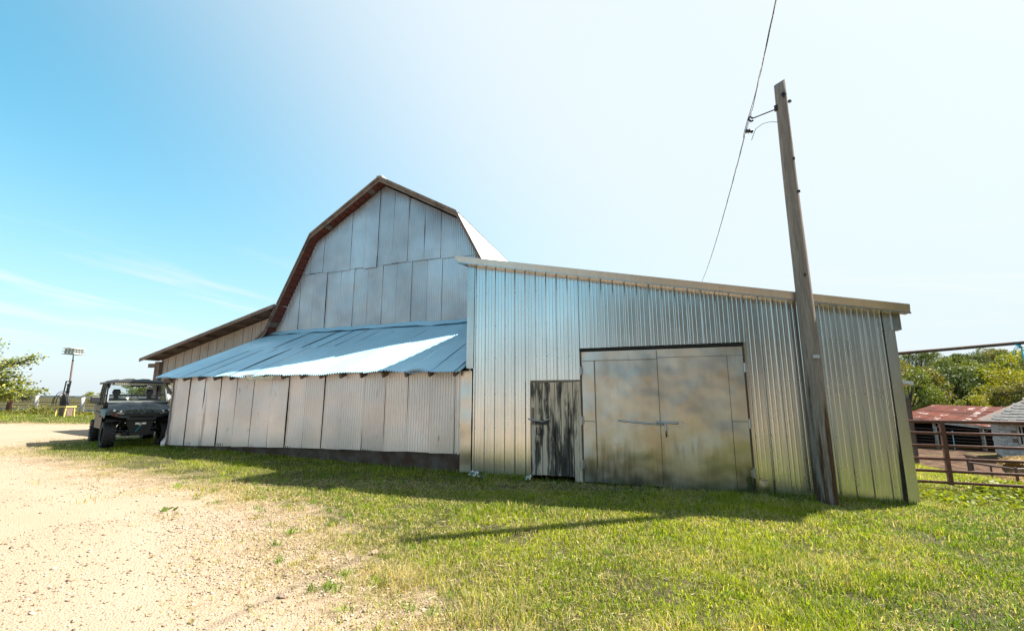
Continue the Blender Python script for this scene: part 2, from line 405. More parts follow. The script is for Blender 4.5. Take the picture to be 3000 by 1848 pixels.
# rake boards along the front edge
def strip(P, d0, d1, h0, h1, name, mat, par):
    m = MB()
    for (a, b0), (c, e0) in zip(P, P[1:]):
        m.add([roofpoint(a, b0 + h0, d0), roofpoint(c, e0 + h0, d0), roofpoint(c, e0 + h1, d0), roofpoint(a, b0 + h1, d0),
               roofpoint(a, b0 + h0, d1), roofpoint(c, e0 + h0, d1), roofpoint(c, e0 + h1, d1), roofpoint(a, b0 + h1, d1)],
              [(0, 1, 2, 3), (7, 6, 5, 4), (0, 4, 5, 1), (3, 2, 6, 7), (0, 3, 7, 4), (1, 5, 6, 2)])
    return m.build(name, mat, par)
for seg in ((0, 1, 2, 3), (3, 4), (4, 5), (5, 6, 7)):
    strip([PROF[i] for i in seg], F0 - .035, F0 - .003, -.16, .01, 'rake_board', M_beam, barn)
strip(PROF, F0 - .075, F0 - .038, -.05, .03, 'rake_trim', M_beam, barn)
MB().beam(roofpoint(SCN, 9.05, F0 - .05), roofpoint(SCN, 9.05, F0 + BL), .22, .03).build('ridge_cap', M_broof, barn)
for y in np.arange(F0 + .2, F0 + BL, 1.4):
    pass
# insulator on the gable
MB().lathe([(0, 0), (.035, .0), (.05, .04), (.03, .07), (.045, .1), (0, .11)], 10, (-1.72, GD - .12, 4.75), 'y').build('insulator', M_steel, barn)
# tin flashing where the gable meets the lean-to roof
b = MB()
b.grid(lambda u, v: (-9.95 + u * 9.8, GD - .03 - .22 * v + .012 * math.sin(u * 37), 3.97 - .16 * v + .02 * math.sin(u * 23 + v) * (u > .55) + .012 * math.sin(u * 61)), 60, 2)
b.build('flashing', M_lroof, barn, True)

# left wing of the barn: an open-sided aisle under its own shallow roof
wing = barn
WR = [(-16.35, 3.11), (-9.40, 4.80)]
def zw(s): return WR[0][1] + (WR[1][1] - WR[0][1]) * (s - WR[0][0]) / (WR[1][0] - WR[0][0])
s = -15.98; k = 0
while s < -9.75:
    w = random.uniform(.135, .165); b = MB(); zb0 = 2.1 + random.uniform(-.05, .05)
    b.add([(s, GD - .005 * (k % 3), zb0), (s + w - .012, GD - .005 * (k % 3), zb0), (s + w - .012, GD - .005 * (k % 3), zw(s + w) - .12), (s, GD - .005 * (k % 3), zw(s) - .12),
           (s, GD + .025, zb0), (s + w - .012, GD + .025, zb0), (s + w - .012, GD + .025, zw(s + w) - .12), (s, GD + .025, zw(s) - .12)],
          [(0, 1, 2, 3), (7, 6, 5, 4), (0, 4, 5, 1), (0, 3, 7, 4), (1, 5, 6, 2)])
    b.build('wing_board', M_plank, wing); s += w; k += 1
MB().prism([(-15.98, 2.15), (-9.8, 2.15), (-9.8, zw(-9.8) - .14), (-15.98, zw(-15.98) - .14)], GD + .03, GD + .05).build('wing_backing', M_dark, wing, fix=True)
def wingbox(s0, s1, d0, d1, t0, t1, name, mat):
    m = MB(); m.add([(s0, d0, zw(s0) + t0), (s1, d0, zw(s1) + t0), (s1, d0, zw(s1) + t1), (s0, d0, zw(s0) + t1), (s0, d1, zw(s0) + t0), (s1, d1, zw(s1) + t0), (s1, d1, zw(s1) + t1), (s0, d1, zw(s0) + t1)],
        [(0, 1, 2, 3), (7, 6, 5, 4), (0, 4, 5, 1), (3, 2, 6, 7), (0, 3, 7, 4), (1, 5, 6, 2)]); return m.build(name, mat, wing)
for a, c in ((-16.4, -13.9), (-13.9, -11.4), (-11.4, -9.35)):
    wingbox(a + .004, c - .004, GD - .62, GD - .585, -.10, .02, 'wing_fascia', M_beam)
for i in range(13):
    a = -16.4 + i * .545; wingbox(a, a + .535, GD - .6, GD + 12, .02, .045 + .003 * (i % 2), 'wing_roof_sheet', M_broof)
wingbox(-16.38, -9.5, GD - .58, GD + 12, -.005, .018, 'wing_deck', M_beam)
for i in range(9):
    a = -16.15 + i * .8; wingbox(a, a + .07, GD - .57, GD - .02, -.10, -.008, 'lookout', M_beam)
MB().span(-16.18, -15.88, GD - .14, GD + .14, .2, 3.02).build('wing_post', M_beam, wing, bevel=.01)
MB().span(-16.7, -16.2, GD - .08, GD + .06, 2.8, 2.96).build('beam_stub', M_beam, wing)
for y in (GD + 4, GD + 8, GD + 11.8):
    MB().span(-16.1, -15.9, y - .1, y + .1, .2, 3.05).build('wing_post', M_beam, wing)
MB().beam((-15.9, GD + .02, 2.2), (-15.2, GD + .02, 1.75), .09, .1).build('brace', M_beam, wing)

# ------------------------------------------------------------------ lean-to in front of the barn
lean = thing('lean_to', 'low lean-to clad in pinkish corrugated tin under a blue-looking tin roof', 'lean-to', FO, FR)
seam = [-9.66, -9.455, -8.86, -8.255, -7.64, -7.03, -6.395, -5.765, -5.17, -4.62, -4.02, -3.445, -2.83, -2.225, -1.63, -1.02, -.425, -.27]
zbt = [.28, .28, .29, .30, .31, .33, .34, .36, .37, .38, .39, .39, .41, .41, .42, .42, .42, .41]
for k in range(len(seam) - 1):
    z0 = zbt[k] - .01 + random.uniform(-.012, .012); z1 = zbt[k + 1] - .01 + random.uniform(-.01, .01); sk = random.uniform(-.02, .02)
    a, c = seam[k] + .003, seam[k + 1] - .005
    o = sheet('wall_sheet', a, c, lambda s, a=a, c=c, z0=z0, z1=z1: z0 + (z1 - z0) * (s - a) / (c - a), lambda s: 2.2, -.012 * (k % 2), .0672, .0145, M_wall, lean, 3, .02, random.uniform(-.02, .015))
    if k == 3:      # the torn lap near the ground
        for v in o.data.vertices:
            if v.co.x < a + .1 and .3 < v.co.z < 1.0: v.co.y -= .07; v.co.x += .03
    for r_, zz in enumerate((.46, 1.25, 2.02)):
        pass
MB().span(-9.6, -.1, .05, .09, .2, 2.2).build('wall_backing', M_dark, lean)
b = MB(); b.grid(lambda u, v: (-9.6 + u * 9.45, -.0 + .02 + .02 * math.sin(u * 50) * v, -.15 + v * (.42 + .06 * u + .1)), 40, 3); b.build('foundation_face', M_conc, lean)
MB().span(-9.6, -.15, .055, .3, -.15, .5).build('foundation', M_conc, lean)
MB().span(-9.62, -9.58, .1, GD, -.1, 2.2).build('end_wall', M_plank, lean)
MB().prism([(.0, 2.15), (GD, 2.15), (GD, 3.72)], -9.62, -9.59, 'x').build('end_gable', M_plank, lean, fix=True)
# bent corner flashing
b = MB(); b.grid(lambda u, v: (-9.70 + .17 * u - .05 * (v < .2) * (1 - u) + .012 * math.sin(v * 19), -.035 - .02 * u + (.07 * (1 - u) if v > .1 else -.03), .24 + v * 1.9), 5, 16)
b.build('corner_flashing', M_wall, lean, True)
# rafters and roof sheets in two courses
def zl(d): return 2.14 + (3.86 - 2.14) * (d + .28) / (GD + .28)
for i in range(16):
    s = -9.5 + i * .61; m = MB(); m.beam((s, -.22, zl(-.22) - .085), (s, GD - .06, zl(GD - .06) - .085), .05, .12, (1, 0, 0) if False else (0, 0, 1)); m.build('rafter', M_beam, lean)
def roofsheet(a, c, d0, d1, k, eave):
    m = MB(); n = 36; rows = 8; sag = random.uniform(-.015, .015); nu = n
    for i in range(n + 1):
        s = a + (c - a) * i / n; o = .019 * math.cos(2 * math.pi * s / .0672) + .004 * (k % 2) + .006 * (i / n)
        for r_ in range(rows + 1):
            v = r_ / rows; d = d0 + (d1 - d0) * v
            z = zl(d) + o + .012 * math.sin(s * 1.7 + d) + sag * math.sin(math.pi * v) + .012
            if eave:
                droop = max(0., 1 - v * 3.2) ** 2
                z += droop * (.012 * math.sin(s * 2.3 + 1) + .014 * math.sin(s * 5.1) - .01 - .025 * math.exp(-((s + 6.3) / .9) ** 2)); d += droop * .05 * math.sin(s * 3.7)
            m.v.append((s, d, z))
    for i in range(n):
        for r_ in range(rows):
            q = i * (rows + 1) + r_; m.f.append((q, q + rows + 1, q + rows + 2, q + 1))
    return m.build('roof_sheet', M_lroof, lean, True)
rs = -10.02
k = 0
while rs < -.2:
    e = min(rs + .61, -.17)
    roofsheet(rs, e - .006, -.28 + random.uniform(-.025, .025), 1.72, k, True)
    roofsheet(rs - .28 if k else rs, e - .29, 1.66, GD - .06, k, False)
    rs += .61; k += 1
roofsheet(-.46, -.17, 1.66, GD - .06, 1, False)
b = MB(); b.add([(-9.95, -.22, zl(-.22) - .02), (-.17, -.22, zl(-.22) - .02), (-.17, GD, zl(GD) - .02), (-9.95, GD, zl(GD) - .02)], [(0, 1, 2, 3)]); b.build('roof_deck', M_beam, lean)
# crumpled eave tin with its pale underside folded down
b = MB(); b.grid(lambda u, v: (-6.35 + u * .95, -.31 - .03 * v + .02 * math.sin(u * 40 + v * 5), 2.115 - .085 * v + .015 * math.sin(u * 55) + .01 * math.sin(u * 17)), 40, 2)
o = b.build('folded_eave_tin', Mat('pale_yellow_tin', (.62, .50, .33), .5, .4), lean, True); o['label'] = 'crumpled yellowish strip of eave tin'
# bracket under the left end of the eave
MB().beam((-9.95, -.05, 2.06), (-9.62, -.05, 2.06), .06, .12).beam((-9.9, -.05, 2.0), (-9.64, -.05, 1.68), .05, .06).build('bracket', M_beam, lean)

# ------------------------------------------------------------------ metal shed
shed = thing('metal_shed', 'ribbed bright metal shed with a single-slope roof and wide tin doors', 'shed', FO, FR)
SW, SD = 7.40, 4.2; SR = .10  # SR: unseen rearward roof rise, added to narrow the sun streak on the lean-to
def zt(s): return 4.52 - .2138 * s
DOORS = [(1.30, 2.34, 1.90), (2.34, 5.25, 2.515)]
def zfloor(s): return .0 if s < 5.3 else -.06
PROFILE = []         # one 9 inch pitch: a high rib, flat, two low ribs
for x, h in ((0, .0), (.012, .025), (.032, .025), (.046, 0), (.085, 0), (.092, .002), (.104, .002), (.111, 0), (.155, 0), (.162, .002), (.174, .002), (.181, 0), (.2286, 0)):
    PROFILE.append((x, h))
edges = [0.025 + .2286 * 4 * k for k in range(9)]
def panel(a, c, zb, ztop, mat, d=0., name='wall_panel'):
    xs = []; k0 = int(math.floor((a - .018) / .2286)) - 1
    for k in range(k0, k0 + int((c - a) / .2286) + 4):
        for x, h in PROFILE[:-1]:
            s = .013 + k * .2286 + x
            if a < s < c: xs.append((s, h))
    xs = [(a, 0)] + xs + [(c, 0)]; m = MB(); dent = random.uniform(-.004, .004)
    for s, h in xs:
        z0, z1 = zb, ztop(s)
        for v in (0, .5, 1): m.v.append((s, d - h - dent * (v == .5), z0 + (z1 - z0) * v))
    for i in range(len(xs) - 1):
        for v in (0, 1): m.f.append((i * 3 + v, i * 3 + 3 + v, i * 3 + 4 + v, i * 3 + 1 + v))
    return m.build(name, mat, shed)
cuts = sorted(set([.0, 1.30, 2.34, 5.25, 7.36] + [.025 + .9144 * k for k in range(1, 9)]))
cuts = [x for i, x in enumerate(cuts) if i == 0 or x - cuts[i - 1] > .12 or x in (1.30, 2.34, 5.25, 7.36)]
for i, (a, c) in enumerate(zip(cuts, cuts[1:])):
    mid_ = (a + c) / 2; zb0 = zfloor(mid_) + .0
    for d0, d1, h in DOORS:
        if d0 < mid_ < d1: zb0 = h + .03
    panel(a + .001, c - .002, zb0, lambda s: zt(s), M_shed, -.004 * (i % 2))
MB().prism([(.0, .02), (1.28, .02), (1.28, 1.95), (2.34, 1.95), (2.34, 2.55), (5.27, 2.55), (5.27, -.05), (SW, -.05), (SW, zt(SW) - .04), (.0, zt(0) - .04)], .03, .06).build('wall_backing', M_dark, shed, fix=True)
b = MB(); b.prism([(.03, -.2), (SD, -.2), (SD, 4.5 + SR * SD), (.03, 4.5)], -.12, -.08, 'x').prism([(.03, -.4), (SD, -.4), (SD, 2.88 + SR * SD), (.03, 2.88)], SW - .04, SW, 'x').prism([(-.1, -.3), (SW, -.3), (SW, zt(SW) + .3), (-.1, zt(-.1) + .3)], SD, SD + .04)
b.build('outer_wall', M_shed, shed, fix=True)
MB().span(1.2, 5.4, .7, .74, -.2, 2.7).span(1.2, 5.4, .1, .7, -.12, -.06).build('dark_interior', M_dark, shed)
# roof with ribs across, fascia in three lengths, soffit lip
def shedbox(s0, s1, d0, d1, t0, t1, name, mat, f=lambda s: 4.60 - .2118 * s, tilt=0.):
    m = MB(); m.add([(s0, d0, f(s0) + t0), (s1, d0, f(s1) + t0), (s1, d0, f(s1) + t1), (s0, d0, f(s0) + t1), (s0, d1, f(s0) + t0), (s1, d1, f(s1) + t0), (s1, d1, f(s1) + t1), (s0, d1, f(s0) + t1)],
        [(0, 1, 2, 3), (7, 6, 5, 4), (0, 4, 5, 1), (3, 2, 6, 7), (0, 3, 7, 4), (1, 5, 6, 2)])
    m.v = [(x, y + tilt * (i in (2, 3)), z + SR * max(0., y)) for i, (x, y, z) in enumerate(m.v)]; return m.build(name, mat, shed)
for j in range(5):
    d0 = -.18 + j * .88; shedbox(-.36, 7.56, d0, d0 + .89, -.02, .0 + .003 * (j % 2), 'roof_panel', M_trim)
for a, c in ((-.39, 2.35), (2.352, 4.93), (4.932, 7.59)):
    shedbox(a, c, -.195, -.18, -.125, .022, 'fascia', M_trim, tilt=-.022)
    shedbox(a, c, -.222, -.21, -.13, -.108, 'fascia_lip', M_trim)
    shedbox(a, c, -.184, -.002, -.112, -.10, 'soffit', M_trim)
shedbox(-.385, -.365, -.208, SD, -.125, .018, 'eave_trim', M_trim)
# left corner trim, lower flashing, right corner trim and its loose top piece
MB().span(-.15, .018, -.042, .02, 2.20, 4.52).build('corner_trim', M_trim, shed)
b = MB(); b.grid(lambda u, v: (-.275 + u * .262, -.030 + .006 * math.sin(v * 9 + u) + .004 * math.sin(v * 23), .05 + v * 2.1), 3, 18); b.build('corner_flashing', M_trim, shed, True)
b = MB(); b.add([(7.28, -.03, zt(7.28)), (7.28, -.03, -.05), (7.42, -.03, -.07), (7.42, -.03, 2.66), (7.42, .25, 2.66), (7.42, .25, -.07), (7.42, -.03, zt(7.42))], [(0, 1, 2, 3, 6), (3, 2, 5, 4)]); b.build('corner_trim', M_shed, shed)
MB().prism([(7.39, 2.64), (7.50, 2.64), (7.50, 2.93), (7.39, 2.95)], -.06, .12).build('trim_end', M_trim, shed, fix=True)
b = MB(); b.prism([(7.23, 0.0), (7.262, -.03), (7.272, 1.3), (7.264, 1.3)], -.030, -.024).build('open_seam', M_dark, shed, fix=True)
# crumpled tin at the foot of the wall
def crumple(s, z, w, h, name='crumpled_tin'):
    m = MB(); r_ = random.Random(int(s * 100)); J = [[r_.uniform(-1, 1) for _ in range(7)] for _ in range(9)]
    m.grid(lambda u, v: (s + w * (u - .5) + .03 * J[int(u * 8)][int(v * 6)], -.05 - .05 * abs(J[int(v * 8)][int(u * 6)]) - .05 * (1 - v), z + h * v + .02 * J[int(u * 8)][int((1 - v) * 6)]), 8, 6)
    return m.build(name, M_shed, shed)
crumple(.10, -.0, .22, .10); crumple(.30, -.02, .12, .05); crumple(1.27, 0, .10, .08); crumple(5.36, -.06, .16, .08)
b = MB(); b.grid(lambda u, v: (5.30 + .15 * u, -.024 - .012 * math.sin(math.pi * u) * math.sin(math.pi * v), -.02 + .26 * v), 6, 6); b.build('tin_patch', M_trim, shed, True)
# dent above the doors and one in a rib
# screws
scr = MB().lathe([(0, -.009), (.0055, -.006), (.007, 0)], 6, (0, 0, 0), 'y').mesh('screw', M_screw)
for k in range(33):
    s = .013 + .2286 * k + .022
    for z in (.25, .95, 1.65, 2.4, 3.1, 3.8):
        if z > zt(s) - .1: continue
        if any(a - .03 < s < c + .03 and z < h + .03 for a, c, h in DOORS) or s > 7.25: continue
        obj('screw', scr, shed, (s + .03, -.008, z + random.uniform(-.02, .02)))
# tin double door
M_door = Mat('stained_door_tin', rough=.3, metal=.95)
pt = M_door.noise(1.5, 4, .5); st = M_door.noise(1., 5, .62, M_door.map((10, 10, 1.0))); sz = M_door.n('SeparateXYZ'); M_door.put(sz.inputs[0], M_door.coord())
low = M_door.ramp(M_door.math('ADD', sz.outputs[2], M_door.math('MULTIPLY', M_door.math('SUBTRACT', st, .5), 1.5)), .75, .05)
c = M_door.mix(M_door.ramp(M_door.math('ADD', M_door.math('MULTIPLY', pt, .8), M_door.math('MULTIPLY', st, .2)), .4, .6), (.42, .41, .39), (.53, .53, .52)); c = M_door.mix(M_door.math('MULTIPLY', low, M_door.ramp(M_door.noise(1.1, 3), .38, .55)), c, (.16, .155, .14))
c = M_door.mix(M_door.ramp(M_door.noise(1.9, 4, .55, M_door.map((1.2, 1.2, 1.0))), .55, .63, 0, .3), c, (.42, .31, .19)); c = M_door.mix(M_door.ramp(M_door.noise(1., 6, .7, M_door.map((16, 16, .8), (5, 0, 2))), .62, .72, 0, .35), c, (.22, .19, .16))
M_door.col(c); M_door.rgh(M_door.ramp(pt, .3, .7, .27, .40)); M_door.bump(M_door.math('ADD', M_door.noise(1.35, 2, .4), M_door.math('MULTIPLY', M_door.noise(8., 2), .03)), .42, .12)
dd = bpy.data.objects.new('double_door', None); COL.objects.link(dd); dd.parent = shed; dd['label'] = 'wide pair of stained sheet-tin doors'
for a, c, zb0, nm in ((2.37, 3.80, .03, 'door_leaf'), (3.775, 5.22, -.01, 'door_leaf')):
    m = MB(); y = -.02 if a < 3 else -.034
    m.grid(lambda u, v: (a + (c - a) * u, y + .008 * math.sin(u * 3.3 + v * 2.1) * math.sin(v * 2.7), zb0 + (2.47 - zb0) * v), 10, 14); m.build(nm, M_door, dd, True)
M_crack = Mat('seam_shadow_gap', (.05, .045, .04), .9)
for a, c, z in ((2.38, 3.78, 2.30), (3.80, 5.21, 2.325)):
    MB().span(a, c, -.050 + .004, -.034, z - .006, z + .006).build('seam_strip', M_door, dd)
    MB().span(a, c, -.047, -.033, z - .011, z - .0065).build('seam_gap', M_crack, dd)
for s, z0, z1 in ((2.615, .3, 2.29), (4.965, .0, 2.31), (3.785, .0, 2.45)):
    MB().span(s, s + .006, -.048, -.030, z0, z1).build('seam_gap', M_crack, dd)
for a, c, z in ((2.38, 2.61, 1.14), (4.97, 5.21, 1.185)):
    MB().span(a, c, -.047, -.030, z - .003, z + .003).build('seam_gap', M_crack, dd)
b = MB(); b.span(3.70, 4.17, -.062, -.036, 1.10, 1.165); b.build('latch_plate', M_door, dd)
MB().tube([(3.72, -.085, 1.145), (4.10, -.085, 1.135)], .016, 8).build('latch_bar', M_steel, dd, True)
MB().tube([(3.04, -.06, 1.165), (3.10, -.07, 1.155), (3.80, -.075, 1.105), (3.85, -.075, 1.11)], .012, 8).build('hook_rod', M_steel, dd, True)
MB().tube([(3.875, -.09, 1.15), (3.885, -.10, .895)], .014, 8).build('latch_handle', M_steel, dd, True)
for s in (2.352, 5.238):
    for z in (.35, 1.15, 2.1): MB().tube([(s, -.05, z - .08), (s, -.05, z + .08)], .016, 8).span(s - .03, s + .03, -.046, -.034, z - .07, z + .07).build('hinge', M_steel, dd)
# frame: dark jamb reveals and the header drip edge
MB().span(2.318, 2.362, -.015, .05, 0, 2.50).build('door_jamb', M_beam, dd); MB().span(5.226, 5.252, -.015, .05, -.05, 2.5).build('door_jamb', M_beam, dd)
MB().span(2.33, 5.25, -.03, .05, 2.485, 2.53).build('door_header', M_dark, dd)
MB().span(5.252, 5.285, -.045, .0, -.05, 2.54).build('jamb_trim', M_trim, dd)
# small plank door
M_peel = Mat('peeling_white_paint', rough=.8, spec=.25)
gr = M_peel.noise(1., 7, .65, M_peel.map((34, 34, 1.6)), .8); bl = M_peel.noise(1., 5, .62, M_peel.map((5.0, 5.0, .85), (2.75, 0, .15)))
sz = M_peel.n('SeparateXYZ'); M_peel.put(sz.inputs[0], M_peel.coord())
dirt = M_peel.ramp(M_peel.math('ADD', M_peel.math('ADD', bl, M_peel.math('MULTIPLY', gr, .35)), M_peel.ramp(sz.outputs[2], 1.7, .2, .0, .05)), .65, .75)
c = M_peel.mix(M_peel.ramp(gr, .3, .7), (.68, .55, .43), (.48, .38, .295)); c = M_peel.mix(dirt, c, M_peel.mix(M_peel.ramp(gr, .45, .62), (.03, .027, .024), (.14, .122, .105)))
M_peel.col(c); M_peel.bump(M_peel.math('ADD', gr, M_peel.math('MULTIPLY', dirt, -.6)), .6, .012)
pd = bpy.data.objects.new('plank_door', None); COL.objects.link(pd); pd.parent = shed; pd['label'] = 'small white plank door with peeling, blackened paint'
xs = [1.32, 1.425, 1.555, 1.685, 1.815, 1.945, 2.09, 2.185]
for k, (a, c) in enumerate(zip(xs, xs[1:])):
    MB().span(a, c - .011, -.030 - .003 * (k % 2), .0, .10 + random.uniform(-.006, .01), 1.885).build('plank', M_peel, pd)
MB().span(2.19, 2.335, -.036, .02, .02, 1.89).build('jamb_board', M_peel, pd)
MB().span(1.298, 1.316, -.02, .03, 0, 1.9).build('door_jamb', M_dark, pd)
MB().span(1.30, 2.34, -.028, .03, 1.888, 1.925).build('door_header', M_beam, pd)
MB().span(1.345, 1.375, -.06, -.034, 1.06, 1.39).build('latch_post', M_beam, pd)
MB().tube([(1.27, -.07, 1.165), (1.58, -.075, 1.12)], .014, 8).tube([(1.58, -.07, 1.12), (1.72, -.05, 1.175)], .012, 8).build('latch_bar', M_steel, pd, True)
MB().span(1.40, 1.68, -.045, -.034, 1.06, 1.15).build('latch_plate', M_iron, pd)
MB().tube([(1.48 + .05 * math.cos(a), -.045, .94 + .075 * math.sin(a)) for a in np.linspace(R(130), R(410), 12)], .009, 6).build('horseshoe', M_iron, pd, True)
# ------------------------------------------------------------------ utility pole and service cable
M_pole = Mat('weathered_pole_wood', rough=.9, spec=.15)
gr = M_pole.noise(1., 8, .7, M_pole.map((40, 40, 2.2)), .9); bl = M_pole.noise(1., 6, .62, M_pole.map((9, 9, .75)))
sz = M_pole.n('SeparateXYZ'); M_pole.put(sz.inputs[0], M_pole.coord())
c = M_pole.mix(M_pole.ramp(gr, .32, .66), (.34, .285, .25), (.15, .122, .105)); c = M_pole.mix(M_pole.ramp(bl, .5, .62, 0, .5), c, (.31, .265, .23))
br = M_pole.ramp(M_pole.math('ADD', M_pole.math('MULTIPLY', M_pole.math('SUBTRACT', bl, .5), 6.), M_pole.ramp(sz.outputs[2], 3.2, .0, -1., 1.1)), .3, .9)
c = M_pole.mix(br, c, M_pole.mix(M_pole.ramp(gr, .4, .6), (.13, .075, .045), (.045, .028, .02))); M_pole.col(c); M_pole.bump(gr, 1., .02)
pole = thing('utility_pole', 'tall weathered wooden utility pole standing in front of the metal shed', 'utility pole', (4.775, 7.27, 0))
b = MB(); zs = np.linspace(-.3, 7.12, 26); prof = []
n = 20
for i, z in enumerate(zs):
    r0 = .142 - .0073 * z
    for j in range(n):
        a = 2 * math.pi * j / n; rr = r0 * (1 + .025 * math.sin(3 * a + z * .7) + .015 * math.sin(7 * a + 1.3 * z)); top = (i == len(zs) - 1)
        b.v.append((rr * math.cos(a) + .012 * math.sin(z * .9), rr * math.sin(a), z + (.06 * math.cos(a - .4) if top else 0)))
for i in range(len(zs) - 1):
    for j in range(n): b.f.append((i * n + j, i * n + (j + 1) % n, (i + 1) * n + (j + 1) % n, (i + 1) * n + j))
b.f.append(tuple((len(zs) - 1) * n + j for j in range(n))); b.build('shaft', M_pole, pole, True)
MB().box((-.03, -.118, 6.80), (.075, .02, .075), Matrix.Rotation(R(45), 3, 'Y')).tube([(-.03, -.11, 6.8), (-.03, -.15, 6.8)], .018, 8).build('square_washer', M_iron, pole)
MB().tube([(.10, .0, 6.74), (.17, -.01, 6.74)], .012, 6).tube([(.135, -.01, 6.72), (.135, -.01, 6.76)], .026, 6).build('bolt_end', M_iron, pole)
for x, z in ((-.02, 3.55), (.03, 5.6), (.05, 5.0)): MB().box((x, -.150 + .0075 * z + .01, z), (.035, .02, .045)).build('bolt_plate', M_iron, pole)
MB().box((-.02, -.155, 2.22), (.10, .012, .05)).build('pole_tag', M_steel, pole)
MB().tube([(-.10, 0, 6.60), (-.52, .04, 6.44)], .011, 8).tube([(-.115, 0, 6.56), (-.115, 0, 6.66)], .03, 6).build('standoff_rod', M_iron, pole, True)
b = MB(); b.lathe([(0, -.06), (.04, -.055), (.025, -.02), (.045, .0), (.025, .02), (.04, .055), (0, .06)], 10, (-.60, .05, 6.20), 'x'); b.build('insulator', M_iron, pole, True)
MB().tube([(-.52, .04, 6.44), (-.56, .04, 6.48), (-.60, .04, 6.42), (-.55, .04, 6.38), (-.52, .04, 6.40)], .018, 6).build('clevis', M_iron, pole, True)
M_blue = Mat('pale_blue_wire', (.25, .45, .55), .5)
MB().tube([(-.115, -.02, 6.33), (-.25, -.02, 6.335), (-.38, 0, 6.31), (-.50, .02, 6.22), (-.58, .04, 6.02)], .006, 6).build('tie_wire', M_blue, pole, True)
M_cable = Mat('black_cable', (.03, .03, .033), .5); M_bare = Mat('bare_conductor', (.60, .52, .45), .35, .8)
cable = thing('service_cable', 'twisted overhead power cable running past the top of the pole', 'power cable')
cl = Vector((4.23, 7.31, 6.50)); A = [Vector((.2, -3.2, 6.95)), Vector((3.36, 5.0, 6.55)), cl, Vector((4.21, 7.5, 6.28)), Vector((10.78, 25., 8.1)), Vector((18.5, 45.5, 10.6))]
path = []
for a, c_ in zip(A, A[1:]):
    L = (c_ - a).length; k = max(2, int(L / .14)); sag = .0006 * L * L if L > 8 else 0
    for i in range(k): tt = i / k; path.append(a.lerp(c_, tt) - Vector((0, 0, 4 * sag * tt * (1 - tt))))
path.append(A[-1])
for w, (mt, rr) in enumerate(((M_cable, .0055), (M_cable, .0055), (M_bare, .004))):
    pts = []
    for i, p in enumerate(path):
        a = i * .62 + w * 2.094; spread = .0065
        dcl = (p - cl).length
        if dcl < .5: spread += .05 * (1 - dcl / .5) * (w != 2)
        pts.append(p + Vector((math.cos(a) * spread if dcl > .5 else (w - 1) * spread, .0, math.sin(a) * spread)))
    MB().tube(pts, rr, 6).build('conductor', mt, cable, True)

# ------------------------------------------------------------------ pipe gate, header pipe, twine
def rusty(name, c0, c1, c2, rough=.75):
    m = Mat(name, rough=rough, metal=.1); c = m.mix(m.ramp(m.noise(9., 6, .65), .4, .6), c0, c1); c = m.mix(m.ramp(m.noise(24., 5, .6), .56, .68), c, c2); m.col(c); m.bump(m.noise(30., 5), .3, .005); return m
M_rust = rusty('rusty_red_pipe', (.115, .042, .027), (.08, .035, .026), (.19, .095, .06))
M_rustd = rusty('dark_rusty_pipe', (.10, .06, .045), (.065, .05, .045), (.20, .14, .11))
gate = thing('pipe_gate', 'rusty red pipe gate beside the right corner of the metal shed', 'gate', (7.0, 8.72, -.02), math.atan2(-.6, 1.5))
GL = 4.4
for z in (.13, .32, .53, .755, .975, 1.18): MB().tube([(-.25, 0, z), (GL, 0, z)], .0245 if z < 1.1 else .029, 8).build('rail', M_rust, gate, True)
for x in (-.25, .80, 2.6, GL): MB().span(x - .032, x + .032, -.035, .035, .09, 1.2).build('upright', M_rust, gate)
hp = thing('gate_post', 'short rust-brown pipe post under the right end of the pipe gate', 'post', (8.62, 7.98, 0))
MB().tube([(0, 0, -.3), (0, 0, .12)], .06, 10).build('post_pipe', M_rust, hp, True)
MB().lathe([(.063, .10), (.066, .135), (.0, .145)], 10).build('cap', M_rust, hp, True)
hb = thing('overhead_pipe', 'dark weathered pipe spanning above the pipe gate from the shed corner', 'pipe', (7.05, 8.7, 0))
d = Vector((2.0, -.70, .16)); MB().tube([(-.35, .12, 2.355), Vector((0, 0, 2.385)), Vector((0, 0, 2.385)) + d, Vector((0, 0, 2.385)) + d * 2.6], .032, 10).build('pipe_span', M_rustd, hb, True)
MB().tube([Vector((0, 0, -1.0)) + Vector((5.2, -1.82, 0)), Vector((0, 0, 2.4)) + d * 2.6], .06, 10).build('pipe_post', M_rustd, hb, True)
M_twine = Mat('turquoise_twine', (.01, .36, .48), .55)
tw = thing('baling_twine', 'bright turquoise baling twine knotted over the overhead pipe', 'twine', (8.97, 8.03, 2.53))
b = MB(); b.tube([(.0 + .036 * math.cos(a), .036 * math.sin(a) * .35 + .0, .0 + .04 * math.sin(a)) for a in np.linspace(0, 6.3, 12)], .013, 6, False)
b.tube([(-.02 + .036 * math.cos(a), .036 * math.sin(a) * .35, .0 + .04 * math.sin(a)) for a in np.linspace(0, 6.3, 12)], .012, 6, False); b.tube([(-.01, -.03, -.05), (.02, -.035, -.075), (-.03, -.035, -.07)], .018, 6).build('knot', M_twine, tw, True)
MB().tube([(-.02, -.035, -.07), (-.10, -.04, -.07), (-.16, -.04, -.14), (-.165, -.04, -.22), (-.13, -.04, -.20), (-.11, -.04, -.12), (-.05, -.04, -.075)], .006, 6).build('loose_loop', M_twine, tw, True)
MB().tube([(0, -.035, -.07), (.02, -.035, -.4), (.045, -.035, -.9), (.06, -.035, -1.6)], [.009, .011, .014, .011], 6).tube([(.012, -.035, -.1), (.04, -.035, -.45), (.075, -.035, -1.0), (.08, -.035, -1.5)], .008, 6).build('hanging_strand', M_twine, tw, True)

